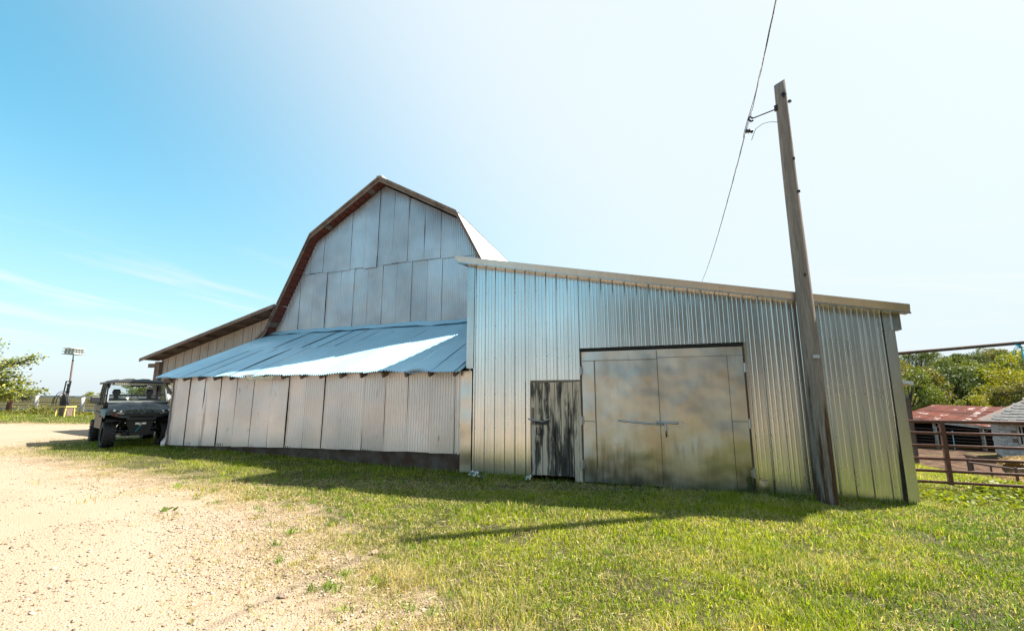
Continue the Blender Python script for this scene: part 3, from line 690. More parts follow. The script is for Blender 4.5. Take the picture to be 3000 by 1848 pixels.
# ------------------------------------------------------------------ muddy pen: low barn, block house, feeder
lb = thing('low_barn', 'low open-fronted barn with a rusty corrugated roof beyond the pen', 'barn')
M_rroof = Mat('rusted_roof_tin', rough=.95, spec=.1)
n1 = M_rroof.noise(1., 6, .62, M_rroof.map((1.4, .35, 1.))); n2 = M_rroof.noise(6., 5, .6)
c = M_rroof.mix(M_rroof.ramp(n1, .38, .58), (.13, .036, .021), (.07, .022, .016)); c = M_rroof.mix(M_rroof.ramp(M_rroof.math('ADD', M_rroof.math('MULTIPLY', M_rroof.rand(), .26), M_rroof.noise(1.1, 4, .6)), .74, .80, 0, .9), c, (.34, .28, .26))
c = M_rroof.mix(M_rroof.ramp(n2, .6, .7, 0, .5), c, (.17, .065, .035)); M_rroof.col(c)
eL, eR = Vector((26.0, 31.6, .28)), Vector((32.5, 26.0, -.68)); rL, rR = Vector((32.9, 36.2, .98)), Vector((41.5, 33.2, .62))
NS = 26; cw = MB()
for r_ in range(2):
    for j in range(NS):
        m = MB(); u0, u1 = j / NS, (j + .985) / NS; v0, v1 = (0, .53) if r_ == 0 else (.5, 1.); K = 8
        jt = random.uniform(-.012, .012)
        for i in range(K + 1):
            u = u0 + (u1 - u0) * i / K
            for v in (v0 + jt, v1):
                p = eL.lerp(eR, u).lerp(rL.lerp(rR, u), v); m.v.append((p.x, p.y, p.z + (.022 if i % 2 else 0) + .02 * r_ + .01 * (j % 2)))
        for i in range(K): m.f.append((2 * i, 2 * i + 2, 2 * i + 3, 2 * i + 1))
        m.build('roof_sheet', M_rroof, lb)
b = MB(); b.add([eL - Vector((0, 0, .05)), eR - Vector((0, 0, .05)), rR - Vector((0, 0, .08)), rL - Vector((0, 0, .08))], [(0, 1, 2, 3)]); b.build('roof_deck', M_dark, lb)
MB().beam(eL - Vector((0, 0, .08)), eR - Vector((0, 0, .08)), .06, .14).build('eave_beam', M_plank, lb)
bk = [rL + Vector((-1.5, -1., 0)), rR]
b = MB(); b.add([(29.5, 34.2, -1.9), (40., 31.0, -1.9), (40., 31., .5), (29.5, 34.2, .6)], [(0, 1, 2, 3)]); b.add([(29.5, 34.2, -1.9), (29.5, 34.2, .6), (26.4, 31.9, .2), (26.4, 31.9, -1.9)], [(0, 1, 2, 3)]); b.build('back_wall', M_dark, lb)
for u in (.03, .22, .47, .72, .97):
    p = eL.lerp(eR, u) + Vector((.25, .25, 0)); m = MB(); m.tube([(p.x, p.y, -2.1), (p.x + .03, p.y, -1.), (p.x - .04, p.y, p.z - .05)], [.11, .10, .09], 8); m.beam((p.x - .02, p.y, p.z - .5), (p.x + .35, p.y - .25, p.z - .12), .05, .07); m.build('post', M_plank, lb, True)
fp = thing('pen_fence', 'row of dark pipe panels closing off the open front of the low barn', 'fence')
for u0, u1 in ((-.12, .2), (.2, .45), (.45, .7), (.7, .95)):
    a, c_ = eL.lerp(eR, u0), eL.lerp(eR, u1); a = a + Vector((.1, -.25, 0)); c_ = c_ + Vector((.1, -.25, 0))
    za, zc = Tz(a.x, a.y), Tz(c_.x, c_.y)
    for h in (.3, .5, .7, .9, 1.1, 1.3): MB().tube([(a.x, a.y, za + h), (c_.x, c_.y, zc + h * .92)], .02, 6).build('rail', M_rustd, fp)
    MB().tube([(c_.x, c_.y, zc), (c_.x, c_.y, zc + 1.3)], .028, 6).build('upright', M_steel, fp)
MB().tube([(27.9, 29.7, -1.7), (27.92, 29.7, -.5)], .03, 6).build('upright', M_blue, fp)
pg = thing('far_pen_gate', 'faded pink pipe gate panel at the left of the low barn', 'gate', (24.9, 30.9, Tz(24.9, 30.9)))
M_pink = rusty('faded_red_pipe', (.42, .16, .15), (.30, .10, .09), (.24, .14, .12))
for h in (.45, .65, .85, 1.05, 1.3): MB().tube([(-1.2, 0, h), (1.1, .3, h)], .025, 6).build('rail', M_pink, pg)
for x in (-.4, .3, .75, 1.1): MB().tube([(x, .2, 0), (x, .2, 1.35)], .03, 6).build('upright', M_rustd, pg)
# white block house
bh = thing('block_house', 'small white painted block building with a shingled roof in the pen', 'building', (25.5, 24.4, 0))
M_block = Mat('flaking_white_block', rough=.9, spec=.2); bn = M_block.noise(5., 6, .65)
c = M_block.mix(M_block.ramp(bn, .45, .62), (.50, .485, .48), (.30, .25, .22)); sz = M_block.n('SeparateXYZ'); M_block.put(sz.inputs[0], M_block.coord())
c = M_block.mix(M_block.math('MULTIPLY', M_block.rand(), .3), c, (.34, .29, .26)); M_block.col(c); M_block.bump(bn, .5, .02)
M_mort = Mat('brown_mortar', (.20, .13, .10), .95)
BO = Vector((25.52, 24.5)); bu = Vector((.76, -.65)).normalized(); bn_ = Vector((bu.y * -1, bu.x))
bh.location = (BO.x, BO.y, 0); bh.rotation_euler = (0, 0, math.atan2(bu.y, bu.x))
blk = MB().box((0, 0, 0), (.385, .06, .188)).mesh('block', M_block); hlf = MB().box((0, 0, 0), (.19, .06, .188)).mesh('block', M_block)
wx0, wx1, wz0, wz1 = .66, 1.38, -.84, .12
for r_ in range(9):
    z = -1.42 + r_ * .2
    for k in range(11):
        x = k * .4 + (.2 if r_ % 2 else .0) + .2
        if x > 4.1: continue
        if wx0 - .1 < x < wx1 + .1 and wz0 < z < wz1: continue
        obj('block', blk, bh, (x, random.uniform(-.008, .008), z))
    if r_ % 2: obj('block', hlf, bh, (.1, 0, z))
    for k in range(8): obj('block', blk, bh, (.03, .25 + k * .4 + (.2 if r_ % 2 else 0), z), (0, 0, R(90)))
b = MB(); b.span(.02, wx0 - .02, .02, .12, -2., .32); b.span(wx1 + .02, 4.2, .02, .12, -2., .32); b.span(wx0 - .02, wx1 + .02, .02, .12, -2., wz0 - .02); b.span(wx0 - .02, wx1 + .02, .02, .12, wz1 + .02, .32); b.span(.05, .12, .1, 3.4, -2, .32); b.build('mortar_wall', M_mort, bh)
MB().span(-.03, 4.2, -.05, .1, -2.1, -1.52).build('footing', M_conc, bh)
MB().span(.2, 4., 1.2, 1.25, -1.9, .3).build('dark_room', M_dark, bh)
for a in ((wx0 - .05, wx0 + .03, wz0, wz1), (wx1 - .03, wx1 + .05, wz0, wz1), (wx0 - .05, wx1 + .05, wz1 - .02, wz1 + .07), (wx0 - .07, wx1 + .07, wz0 - .06, wz0 + .01)): MB().span(a[0], a[1], -.05, .12, a[2], a[3]).build('window_frame', M_plank, bh)
MB().span(wx0 + .10, wx0 + .15, .0, .05, wz0, wz1).build('window_bar', M_plank, bh)
M_shing = Mat('grey_shingle', rough=.9, spec=.2); c = M_shing.mix(M_shing.ramp(M_shing.noise(8., 5), .4, .6), (.13, .125, .12), (.24, .23, .22)); M_shing.col(M_shing.mix(M_shing.math('MULTIPLY', M_shing.rand(), .6), c, (.15, .145, .14)))
shg = MB().box((0, 0, 0), (.29, .26, .018)).mesh('shingle', M_shing)
for r_ in range(9):
    v = r_ / 9.; zz = .36 + v * 1.25; yy = -.28 + v * 1.9
    for k in range(15):
        x = -.42 + k * .3 + (.15 if r_ % 2 else 0) + v * 2.0
        o = obj('shingle', shg, bh, (x, yy, zz + random.uniform(0, .012)), (R(33.5) - R(4), random.uniform(-.03, .03), random.uniform(-.03, .03)))
b = MB(); b.add([(-.5, -.3, .31), (4.4, -.3, .31), (4.4, 1.75, 1.62), (1.6, 1.75, 1.62), (-.5, 3.6, .31)], [(0, 1, 2, 3), (0, 3, 4)]); b.build('roof_deck', M_beam, bh)
MB().span(-.5, 4.2, -.30, -.26, .22, .32).build('eave_board', M_plank, bh)
# hay feeder, bale, loose hay
fd = thing('hay_feeder', 'low rusty pipe hay feeder frame standing on the mud behind the gate', 'feeder')
P = [(17.9, 18.6), (19.6, 20.2), (21.6, 18.2), (17.5, 16.5)]
for k in range(4):
    a, c_ = P[k], P[(k + 1) % 4]
    for h in (.12, .60): MB().tube([(a[0], a[1], Tz(*a) + h), (c_[0], c_[1], Tz(*c_) + h)], .035, 6).build('rail', M_rustd, fd)
    MB().tube([(a[0], a[1], Tz(*a) - .05), (a[0], a[1], Tz(*a) + .66)], .045, 6).build('upright', M_rustd, fd)
    m_ = ((a[0] + c_[0]) / 2, (a[1] + c_[1]) / 2); MB().tube([(m_[0], m_[1], Tz(*m_)), (m_[0], m_[1], Tz(*m_) + .6)], .03, 6).build('upright', M_rustd, fd)
M_hay = Mat('dry_hay', rough=.95, spec=.1); hn = M_hay.noise(1., 7, .7, M_hay.map((18, 18, 18)))
M_hay.col(M_hay.mix(M_hay.ramp(hn, .35, .65), (.22, .145, .06), (.55, .40, .19))); M_hay.bump(hn, 1., .05)
M_straw = Mat('straw_blade', rough=.9, spec=.1); M_straw.col(M_straw.attr('col'))
def straws(name, n, fn, ln=.22, wd=.012, c0=(.36, .25, .11), c1=(.62, .46, .23)):
    p = np.array([fn() for _ in range(n)]); d = rng.normal(size=(n, 3)); d[:, 2] *= .55; d /= np.linalg.norm(d, axis=1)[:, None]; s_ = np.cross(d, rng.normal(size=(n, 3))); s_ /= np.linalg.norm(s_, axis=1)[:, None]
    L = ln * rng.uniform(.5, 1.3, (n, 1)); w = wd * rng.uniform(.6, 1.3, (n, 1)); V = np.stack([p - d * L / 2 - s_ * w / 2, p - d * L / 2 + s_ * w / 2, p + d * L / 2], 1).reshape(-1, 3)
    F = np.arange(3 * n).reshape(n, 3); cc = np.array(c0) + (np.array(c1) - np.array(c0)) * rng.random((n, 1)); return npmesh(name, V, F, M_straw, np.repeat(cc, 3, 0))
bale = thing('hay_bale', 'weathered round hay bale sitting inside the pipe feeder', 'hay bale', (20.35, 18.7, Tz(20.35, 18.7)))
b = MB(); K = 28
for i in range(13):
    x = -.62 + i * .1033; rb = .62 * (1 - .25 * abs(i / 6 - 1) ** 6)
    for j in range(K): a = 2 * math.pi * j / K; rr = rb * (1 + .05 * math.sin(5 * a + x * 9) + random.uniform(-.03, .03)); b.v.append((x * .9 + .0, rr * math.cos(a), max(.42 + .72 * rr * math.sin(a) + 0, -.05)))
for i in range(12):
    for j in range(K): b.f.append((i * K + j, i * K + (j + 1) % K, (i + 1) * K + (j + 1) % K, (i + 1) * K + j))
b.f.append(tuple(range(K))); b.f.append(tuple(12 * K + j for j in range(K))); b.build('bale_roll', M_hay, bale, True)
def onbale():
    a = random.uniform(0, math.pi); return (random.uniform(-.6, .6), .66 * math.cos(a), .42 + .50 * math.sin(a))
o = obj('hay_wisps', straws('hay_wisps', 1500, onbale, .2, .012), bale); o['kind'] = 'stuff'
def loose():
    a, r_ = random.uniform(0, 6.28), abs(random.gauss(0, .9)); x, y = 19.1 + r_ * math.cos(a) * 1.2, 17.6 + r_ * math.sin(a) * .8; return (x, y, Tz(x, y) + .02 + random.uniform(0, .28) * math.exp(-r_ * r_))
o = obj('loose_hay', straws('loose_hay', 4500, loose, .26, .014)); tag(o, 'loose straw spilled on the mud around the pipe feeder', 'straw', kind='stuff')
b = MB(); b.grid(lambda u, v: (19.1 + 2.4 * (u - .5), 17.6 + 1.7 * (v - .5), Tz(19.1 + 2.4 * (u - .5), 17.6 + 1.7 * (v - .5)) - .03 + .26 * math.sin(math.pi * u) * math.sin(math.pi * v) * (1 + .3 * math.sin(u * 17) * math.sin(v * 13))), 24, 18)
o = b.build('hay_heap', M_hay, None, True); tag(o, 'low heap of trampled hay at the foot of the round bale', 'hay heap')
# outbuilding whose eave shows behind the shed corner, and the post by it
ob = thing('lean_shelter', 'pale metal eave of a shelter showing behind the shed corner', 'shelter', (12.9, 16.3, 0), R(-12))
m = MB(); m.prism([(-2.2, 2.62), (.98, 2.0), (.98, 2.12), (-2.2, 2.74)], -.3, 2.4).build('roof_slab', M_trim, ob, fix=True)
for x in (-2., .3): MB().span(x, x + .12, .2, .32, -1.2, 2.1 if x > 0 else 2.5).build('post', M_beam, ob)
sp = thing('pen_post', 'thin dark post with a short crossarm at the shed corner', 'post', (12.0, 14.05, Tz(12, 14)))
MB().span(-.05, .05, -.05, .05, -.1, 1.95).build('post_shaft', M_rustd, sp); MB().span(-.5, .04, -.04, .04, 1.92, 1.97).build('crossarm', M_rustd, sp)

# ------------------------------------------------------------------ left: corral fence, post driver, martin house, tank
M_white = wood('peeling_white_board', (.58, .55, .51), (.42, .39, .36), (.20, .16, .13), thr=.5)
fence = thing('corral_fence', 'old corral fence of flaking boards, rusty pipes and wire along the drive', 'fence')
FA, FB = Vector((-52., 34.6)), Vector((-13.5, 30.2))
def fpt(t): p = FA.lerp(FB, t); return p.x, p.y
nseg = 13
M_wire = Mat('rusty_wire', (.13, .085, .065), .8, .3)
for k in range(nseg):
    (x0, y0), (x1, y1) = fpt(k / nseg), fpt((k + 1) / nseg); z0, z1 = Tz(x0, y0), Tz(x1, y1)
    for h, wd, mt, nm in ((1.14, .15, M_white, 'board'), (.25, .17, M_white, 'board')): MB().beam((x0, y0, z0 + h), (x1, y1, z1 + h + random.uniform(-.03, .03)), .04, wd).build(nm, mt, fence)
    for h in (.52, .76): MB().tube([(x0, y0 - .05, z0 + h), (x1, y1 - .05, z1 + h + random.uniform(-.02, .02))], .026, 6).build('rail', M_rust, fence)
    w = MB()
    for h in (.38, .64, .9, 1.02): w.tube([(x0, y0 - .08, z0 + h), (x1, y1 - .08, z1 + h)], .008, 4)
    for q in range(1, 16): t = q / 16; xa, ya = x0 + (x1 - x0) * t, y0 + (y1 - y0) * t - .08; w.tube([(xa, ya, z0 + .2), (xa, ya, z0 + 1.1)], .007, 4)
    o = w.build('wire_mesh', M_wire, fence); o['kind'] = 'stuff'
for (x, y, r_, mt, h) in ((-35.3, 32.6, .16, M_rust, 1.2), (-33.25, 32.35, .12, M_white, 1.17), (-29.55, 31.9, .13, M_white, 1.1), (-26.3, 31.6, .12, M_white, 1.15), (-22.9, 31.2, .12, M_white, 1.2), (-38.4, 32.95, .12, M_white, 1.2), (-19.6, 30.8, .12, M_white, 1.2), (-42, 33.4, .12, M_white, 1.2), (-36.4, 32.8, .07, M_rustd, 1.1)):
    z = Tz(x, y); MB().tube([(x, y, z - .2), (x + random.uniform(-.04, .06), y, z + .5), (x + random.uniform(-.03, .05), y, z + h)], [r_, r_ * .97, r_ * .9], 9).build('post', mt, fence, True)
# martin house on its leaning pipe
mh = thing('martin_house', 'white two-storey bird house on a tall leaning rusty pipe', 'bird house', (-28.85, 30.0, Tz(-28.85, 30)))
M_wp = Mat('white_painted_tin', (.74, .75, .72), .45); M_gr = Mat('grey_green_ledge', (.30, .34, .30), .6)
z0 = Tz(-28.85, 30)
MB().tube([(.06, 0, -.3), (.02, 0, 1.2), (-.04, 0, 3.55)], .05, 10).build('pipe', M_rustd, mh, True)
MB().tube([(-.04, 0, 3.4), (-.07, 0, 3.85)], .03, 8).build('rod', M_rustd, mh, True)
hz_ = 4.37 - z0
MB().span(-.40, .28, -.34, .34, hz_, hz_ + .15).build('lower_storey', M_wp, mh); MB().span(-.38, .26, -.32, .32, hz_ + .18, hz_ + .32).build('upper_storey', M_wp, mh)
for z, e in ((hz_ - .025, .10), (hz_ + .155, .08)): MB().span(-.40 - e, .28 + e, -.34 - e, .34 + e, z, z + .022).build('ledge', M_gr, mh)
MB().prism([(-.50, hz_ + .325), (.38, hz_ + .325), (.30, hz_ + .345), (-.06, hz_ + .40), (-.42, hz_ + .345)], -.44, .44).build('house_roof', M_wp, mh, fix=True)
for z in (hz_ + .075, hz_ + .245):
    for x in (-.28, -.06, .16): MB().lathe([(0, -.012), (.042, -.012), (.042, .02)], 10, (x, -.337 if z < hz_ + .16 else -.317, z), 'y').build('entrance_hole', M_dark, mh)
    for y in (-.2, .0, .2): MB().lathe([(0, .012), (.042, .012), (.042, -.02)], 10, (.277 if z < hz_ + .16 else .257, y, z), 'x').build('entrance_hole', M_dark, mh)
# yellow stand with the black hydraulic post driver on it
st_ = thing('yellow_stand', 'yellow steel trestle in the weeds by the corral fence', 'stand', (-27.2, 28.0, Tz(-27.2, 28)))
M_yel = Mat('worn_yellow_paint', rough=.5); M_yel.col(M_yel.mix(M_yel.ramp(M_yel.noise(9., 5), .55, .68), (.72, .50, .14), (.45, .32, .16)))
zs = 1.06 - Tz(-27.2, 28)
for y in (-.28, .28): MB().span(-.62, .62, y - .05, y + .05, zs - .09, zs).build('top_beam', M_yel, st_)
for x in (-.56, .56): MB().span(x - .05, x + .05, -.23, .23, zs - .085, zs - .005).build('cross_beam', M_yel, st_)
for x in (-.54, .54):
    for y in (-.26, .26): MB().beam((x, y, zs - .09), (x * 1.08 - .03, y * 1.25, -.08), .07, .07, (0, 1, 0)).build('leg', M_yel, st_)
dk = thing('post_driver', 'black hydraulic post driver with looping hoses on the yellow stand', 'machine', (-27.2, 28.0, 1.06))
MB().span(-.5, .52, -.26, .26, 0, .045).build('base_plate', M_iron, dk)
for x in (-.02, .26): MB().beam((x - .03, 0, .04), (x + .07, 0, 1.46), .05, .05, (0, 1, 0)).build('mast_upright', M_iron, dk)
for z in (.85, 1.47): MB().beam((.03, 0, z), (.36, 0, z), .05, .045).build('mast_crossbar', M_iron, dk)
MB().tube([(.15, 0, .1), (.17, 0, .7)], .085, 10).tube([(.17, 0, .7), (.20, 0, 1.25)], .035, 8).tube([(.20, 0, 1.2), (.205, 0, 1.32)], .055, 8).build('ram', M_iron, dk, True)
MB().span(-.02, .34, -.12, .12, .05, .36).span(.02, .30, -.16, -.1, .40, .62).build('valve_block', M_iron, dk)
MB().tube([(.10, -.12, .35), (.12, -.12, .85)], .04, 8).build('spring', M_rust, dk, True)
MB().span(.0, .1, -.175, -.165, .50, .58).build('warning_label', M_yel, dk)
for k, (r_, h, x0, x1) in enumerate(((.0, .80, -.42, .45), (.05, .70, -.22, .40), (.1, .55, -.40, .1), (.02, .3, .2, .52))):
    MB().tube([(x0 + (x1 - x0) * (1 - math.cos(a)) / 2, -.1 - r_, .06 + h * math.sin(a) ** .75) for a in np.linspace(0.02, math.pi - .02, 18)], .019, 6).build('hose', M_cable, dk, True)
sb_ = thing('timber_block', 'dark upright timber block in the weeds under the yellow stand', 'timber', (-27.75, 28.9, Tz(-27.75, 28.9)))
MB().span(-.26, .26, -.2, .2, -.1, .55).build('block_body', M_beam, sb_, bevel=.03); MB().span(-.27, .27, -.21, .21, .50, .545).build('block_band', M_iron, sb_)
tk = thing('white_tank', 'white tank with a red mark seen between the vehicle and lean-to', 'tank', (-18.05, 24.0, Tz(-18.05, 24)), R(-36))
b = MB(); b.lathe([(0, -.30), (.14, -.29), (.20, -.22), (.215, -.1), (.215, .1), (.20, .22), (.14, .29), (0, .30)], 16, (0, 0, 1.27), 'x'); b.build('tank_shell', M_wp, tk, True)
M_redp = Mat('red_paint', (.45, .03, .03), .5)
MB().lathe([(.217, -.02), (.219, .12)], 16, (0, 0, 1.27), 'x').build('red_band', M_redp, tk, True)
for x in (-.2, .2): MB().span(x - .03, x + .03, -.14, .14, -.1, 1.08).build('tank_leg', M_rustd, tk)
# ------------------------------------------------------------------ utility vehicle
UX, UY = -11.55, 14.15
utv = thing('utility_vehicle', 'camouflage side-by-side utility vehicle parked beside the lean-to', 'utility vehicle', (UX, UY, Tz(UX, UY) - .01), R(-132.3))
M_camo = Mat('camouflage_plastic', rough=.38, spec=.35); v1 = M_camo.noise(9., 6, .7, None, 1.6); v2 = M_camo.voro(16., M_camo.map((1, 1, 2.2)))
c = M_camo.mix(M_camo.ramp(v1, .42, .5), (.07, .115, .13), (.009, .014, .017)); c = M_camo.mix(M_camo.ramp(M_camo.noise(21., 5, .7, None, 2.), .55, .6), c, (.24, .33, .36)); c = M_camo.mix(M_camo.ramp(v2, .62, .7), c, (.07, .06, .045)); M_camo.col(c)
M_blk = Mat('black_plastic', (.007, .0075, .009), .45); M_blk2 = Mat('dark_grey_plastic', (.02, .022, .024), .45); M_roofp = Mat('grey_roof_plastic', (.022, .0215, .021), .6)
M_tyre = Mat('tyre_rubber', (.030, .030, .031), .75); M_rim = Mat('black_rim', (.03, .03, .033), .35, .6); M_chr = Mat('bright_metal', (.72, .73, .75), .2, 1.)
M_lens = Mat('headlight_lens', (.75, .78, .80), .15, .2); M_led = Mat('amber_led_glass', (.55, .50, .36), .2, .3)
M_hlb = Mat('smoky_headlight_glass', (.16, .175, .18), .12)
M_door_p = Mat('dusty_door_panel', rough=.45); M_door_p.col(M_door_p.mix(M_door_p.ramp(M_door_p.noise(4., 5), .45, .65), (.012, .011, .010), (.045, .036, .03)))
gl = Mat('clear_windshield', (.9, .95, .95), .04); gnt = gl.nt
tr = gl.n('BsdfTransparent'); tr.inputs[0].default_value = (.82, .88, .88, 1); gs = gl.n('BsdfGlossy'); gs.inputs['Roughness'].default_value = .03; fr = gl.n('Fresnel'); fr.inputs[0].default_value = 1.35
ms = gl.n('MixShader'); gnt.links.new(fr.outputs[0], ms.inputs[0]); gnt.links.new(tr.outputs[0], ms.inputs[1]); gnt.links.new(gs.outputs[0], ms.inputs[2]); gnt.links.new(ms.outputs[0], gl.out.inputs[0])
FAx, RAx = 1.08, -1.22
def tyre_mesh():
    b = MB(); b.lathe([(.20, -.115), (.29, -.135), (.325, -.12), (.333, -.06), (.335, 0), (.333, .06), (.325, .12), (.29, .135), (.20, .115)], 36, (0, 0, 0), 'x')
    for k in range(22):
        for sd in (-1, 1):
            a = 2 * math.pi * (k + (.5 if sd > 0 else 0)) / 22
            for (x0, x1, da) in ((.015, .085, .0), (.08, .14, .09)):
                m = Matrix.Rotation(-a - da, 3, 'X'); rr = .342 if x0 < .05 else .330
                b.box(m @ Vector((sd * (x0 + x1) / 2, 0, rr)), (x1 - x0, .055, .028), m @ Matrix.Rotation(sd * .5, 3, 'Z'))
    return b.mesh('tyre', M_tyre)
TM = tyre_mesh()
rb = MB(); rb.lathe([(.0, .045), (.06, .05), (.065, .03), (.17, .02), (.205, .09), (.205, -.1)], 24, (0, 0, 0), 'x')
for k in range(6): m = Matrix.Rotation(2 * math.pi * k / 6, 3, 'X'); rb.box(m @ Vector((.045, 0, .12)), (.02, .045, .14), m)
RM = rb.mesh('rim', M_rim)
for x, y, st in ((.635, FAx, .03), (-.635, FAx, .03), (.635, RAx, 0), (-.635, RAx, 0)):
    wl = bpy.data.objects.new('wheel', None); COL.objects.link(wl); wl.parent = utv; wl.location = (x, y, .345); wl.rotation_euler = (0, 0, (R(180) if x < 0 else 0) + st)
    obj('tyre', TM, wl); obj('rim', RM, wl)
MB().span(-.36, .36, -1.55, 1.30, .30, .42).span(-.62, .62, -.75, .55, .34, .42).build('floor_pan', M_blk, utv, bevel=.015)
# hood: a crowned shell from the cowl down to the nose
def hood(u, v):
    x = (u - .5) * 2; w = .66 + .10 * v; z = 1.215 - .10 * v - .09 * v * v - .035 * abs(x) ** 2.2 + (.022 if .12 < abs(x) < .62 and v < .92 else 0)
    return (x * w, .60 + .90 * v, z)
b = MB(); b.grid(hood, 24, 14); b.grid(lambda u, v: (lambda p: (p[0], p[1] + .0, p[2] - .10 * v))(hood(u, 1.)), 24, 2)
for sd in (0, 1): b.grid(lambda u, v, sd=sd: (lambda p: (p[0], p[1], p[2] - .08 * u))(hood(sd, v)), 2, 14)
b.build('hood', M_camo, utv, True)
for sd in (-1, 1):
    b = MB(); b.grid(lambda u, v, sd=sd: (sd * (.60 + .20 * u), .52 + 1.0 * v - .06 * u * (v > .8), 1.075 - .10 * u ** 2 - .07 * v ** 2 - .12 * (u > .9)), 10, 12); b.grid(lambda u, v, sd=sd: (sd * (.42 + .36 * u), 1.50 - .10 * u * u, 1.0 - .02 * u - .11 * v), 8, 3); b.build('front_fender', M_camo, utv, True)
    b = MB(); pr = [(FAx + .47 * math.cos(a), .42 + .50 * math.sin(a)) for a in np.linspace(R(35), R(160), 14)]
    b.grid(lambda u, v, sd=sd: (sd * (.36 + .40 * v), *pr[min(13, int(round(u * 13)))]), 13, 2); b.build('wheel_arch', M_blk, utv)
    m = MB(); m.add([(sd * x, y, z) for x, y, z in ((.34, 1.525, .93), (.40, 1.53, 1.005), (.72, 1.44, 1.045), (.735, 1.42, .99), (.56, 1.49, .945))] + [(sd * x, y - .08, z) for x, y, z in ((.34, 1.525, .93), (.40, 1.53, 1.005), (.72, 1.44, 1.045), (.735, 1.42, .99), (.56, 1.49, .945))],
        [(0, 1, 2, 3, 4), (9, 8, 7, 6, 5)] + [(i, (i + 1) % 5, (i + 1) % 5 + 5, i + 5) for i in range(5)]); hl = m.build('headlight', M_hlb, utv, fix=True)
    for x, y, z, r_ in ((.47, 1.515, .972, .030), (.61, 1.475, .995, .034)): MB().lathe([(0, .035), (r_ * .8, .03), (r_, .0)], 12, (sd * x, y, z), 'y').build('lamp_lens', M_lens, hl, True)
    MB().beam((sd * .40, 1.535, .915), (sd * .70, 1.445, .955), .02, .014).build('running_light', M_lens, hl)
    m = MB(); m.add([(sd * x, y, z) for x, y, z in ((.28, 1.55, .86), (.62, 1.47, .905), (.66, 1.44, .86), (.45, 1.53, .80), (.26, 1.56, .80))] + [(sd * x, y - .1, z) for x, y, z in ((.28, 1.55, .86), (.62, 1.47, .905), (.66, 1.44, .86), (.45, 1.53, .80), (.26, 1.56, .80))],
        [(0, 1, 2, 3, 4), (9, 8, 7, 6, 5)] + [(i, (i + 1) % 5, (i + 1) % 5 + 5, i + 5) for i in range(5)]); m.build('bumper_wing', M_blk2, utv, fix=True)
    for y, z in ((FAx + .12, .44), (FAx - .12, .42)): MB().tube([(sd * .22, y, z + .02), (sd * .54, FAx, z - .06)], .018, 6).build('control_arm', M_blk, utv)
    MB().tube([(sd * .30, FAx + .06, .78), (sd * .42, FAx + .06, .57)], .022, 8).build('shock', M_blk, utv); MB().tube([(sd * .39, FAx + .06, .62), (sd * .48, FAx + .06, .44)], .045, 8).build('coil_spring', M_rim, utv)
    MB().lathe([(0, .02), (.017, .015), (.02, 0)], 8, (sd * .33, 1.40, .66), 'y').build('frame_bolt', M_chr, utv)
    MB().lathe([(0, .02), (.013, .015), (.015, 0)], 8, (sd * .40, FAx + .14, .51), 'y').build('frame_bolt', M_chr, utv)
    # cab side: door, window panel, cage, mirror
    x0 = .735
    m = MB(); m.add([(sd * x0, .50, .48), (sd * (x0 + .03), -.62, .48), (sd * (x0 + .045), -.66, 1.12), (sd * (x0 + .02), .52, 1.14), (sd * (x0 - .05), .50, .48), (sd * (x0 - .02), -.62, .48), (sd * (x0 - .005), -.66, 1.12), (sd * (x0 - .03), .52, 1.14)],
        [(0, 1, 2, 3), (7, 6, 5, 4), (0, 4, 5, 1), (1, 5, 6, 2), (2, 6, 7, 3), (0, 3, 7, 4)]); dr_ = m.build('door', M_door_p, utv, fix=True)
    MB().beam((sd * (x0 + .04), .42, .86), (sd * (x0 + .06), -.55, .92), .02, .10).build('door_trim', M_blk, dr_)
    MB().beam((sd * (x0 + .035), .36, 1.05), (sd * (x0 + .045), .20, 1.05), .03, .03).build('handle', M_blk2, dr_)
    MB().add([(sd * .735, .44, 1.15), (sd * .755, -.62, 1.15), (sd * .70, -.66, 1.77), (sd * .69, .26, 1.77)], [(0, 1, 2, 3)]).build('side_window', Mat('smoked_vinyl', (.02, .02, .022), .2), utv)
    for k, y in enumerate((.30, -.08, -.40)): MB().beam((sd * .76, y + .08, 1.15), (sd * .715, y, 1.76), .02, .05, (0, 1, 0)).build('window_stay', M_blk, utv)
    MB().tube([(sd * .705, .62, 1.20), (sd * .67, .30, 1.77), (sd * .67, -.75, 1.77), (sd * .72, -.92, 1.1), (sd * .70, -.92, .5)], .028, 8).build('cage_tube', M_blk, utv, True)
    MB().beam((sd * .69, .66, 1.22), (sd * .655, .34, 1.76), .06, .03, (sd, 0, 0)).build('windshield_post', M_chr, utv)
    mr = MB(); mr.tube([(sd * .74, .55, 1.19), (sd * .86, .58, 1.24)], .016, 6); mo = mr.build('mirror_arm', M_blk, utv)
    MB().box((sd * .95, .58, 1.29), (.21, .07, .19), Matrix.Rotation(sd * .2, 3, 'Z')).build('mirror', M_blk2, utv, bevel=.025)
    MB().span(sd * .40 - .055 * 1, sd * .40 + .055, -.34, -.28, 1.3, 1.48).build('headrest_post', M_blk, utv)
    MB().prism([(sd * .40 - .10, 1.50), (sd * .40 - .06, 1.42), (sd * .40 + .06, 1.42), (sd * .40 + .10, 1.50), (sd * .40 + .07, 1.60), (sd * .40 - .07, 1.60)], -.38, -.26).build('headrest', M_blk, utv, fix=True)
    m = MB(); m.box((sd * .38, -.30, 1.05), (.50, .14, .55), Matrix.Rotation(R(-8), 3, 'X')).build('seat_back', M_blk, utv, bevel=.04)
    m = MB(); m.box((sd * .38, -.03, .78), (.52, .52, .14)).build('seat', M_blk, utv, bevel=.04)
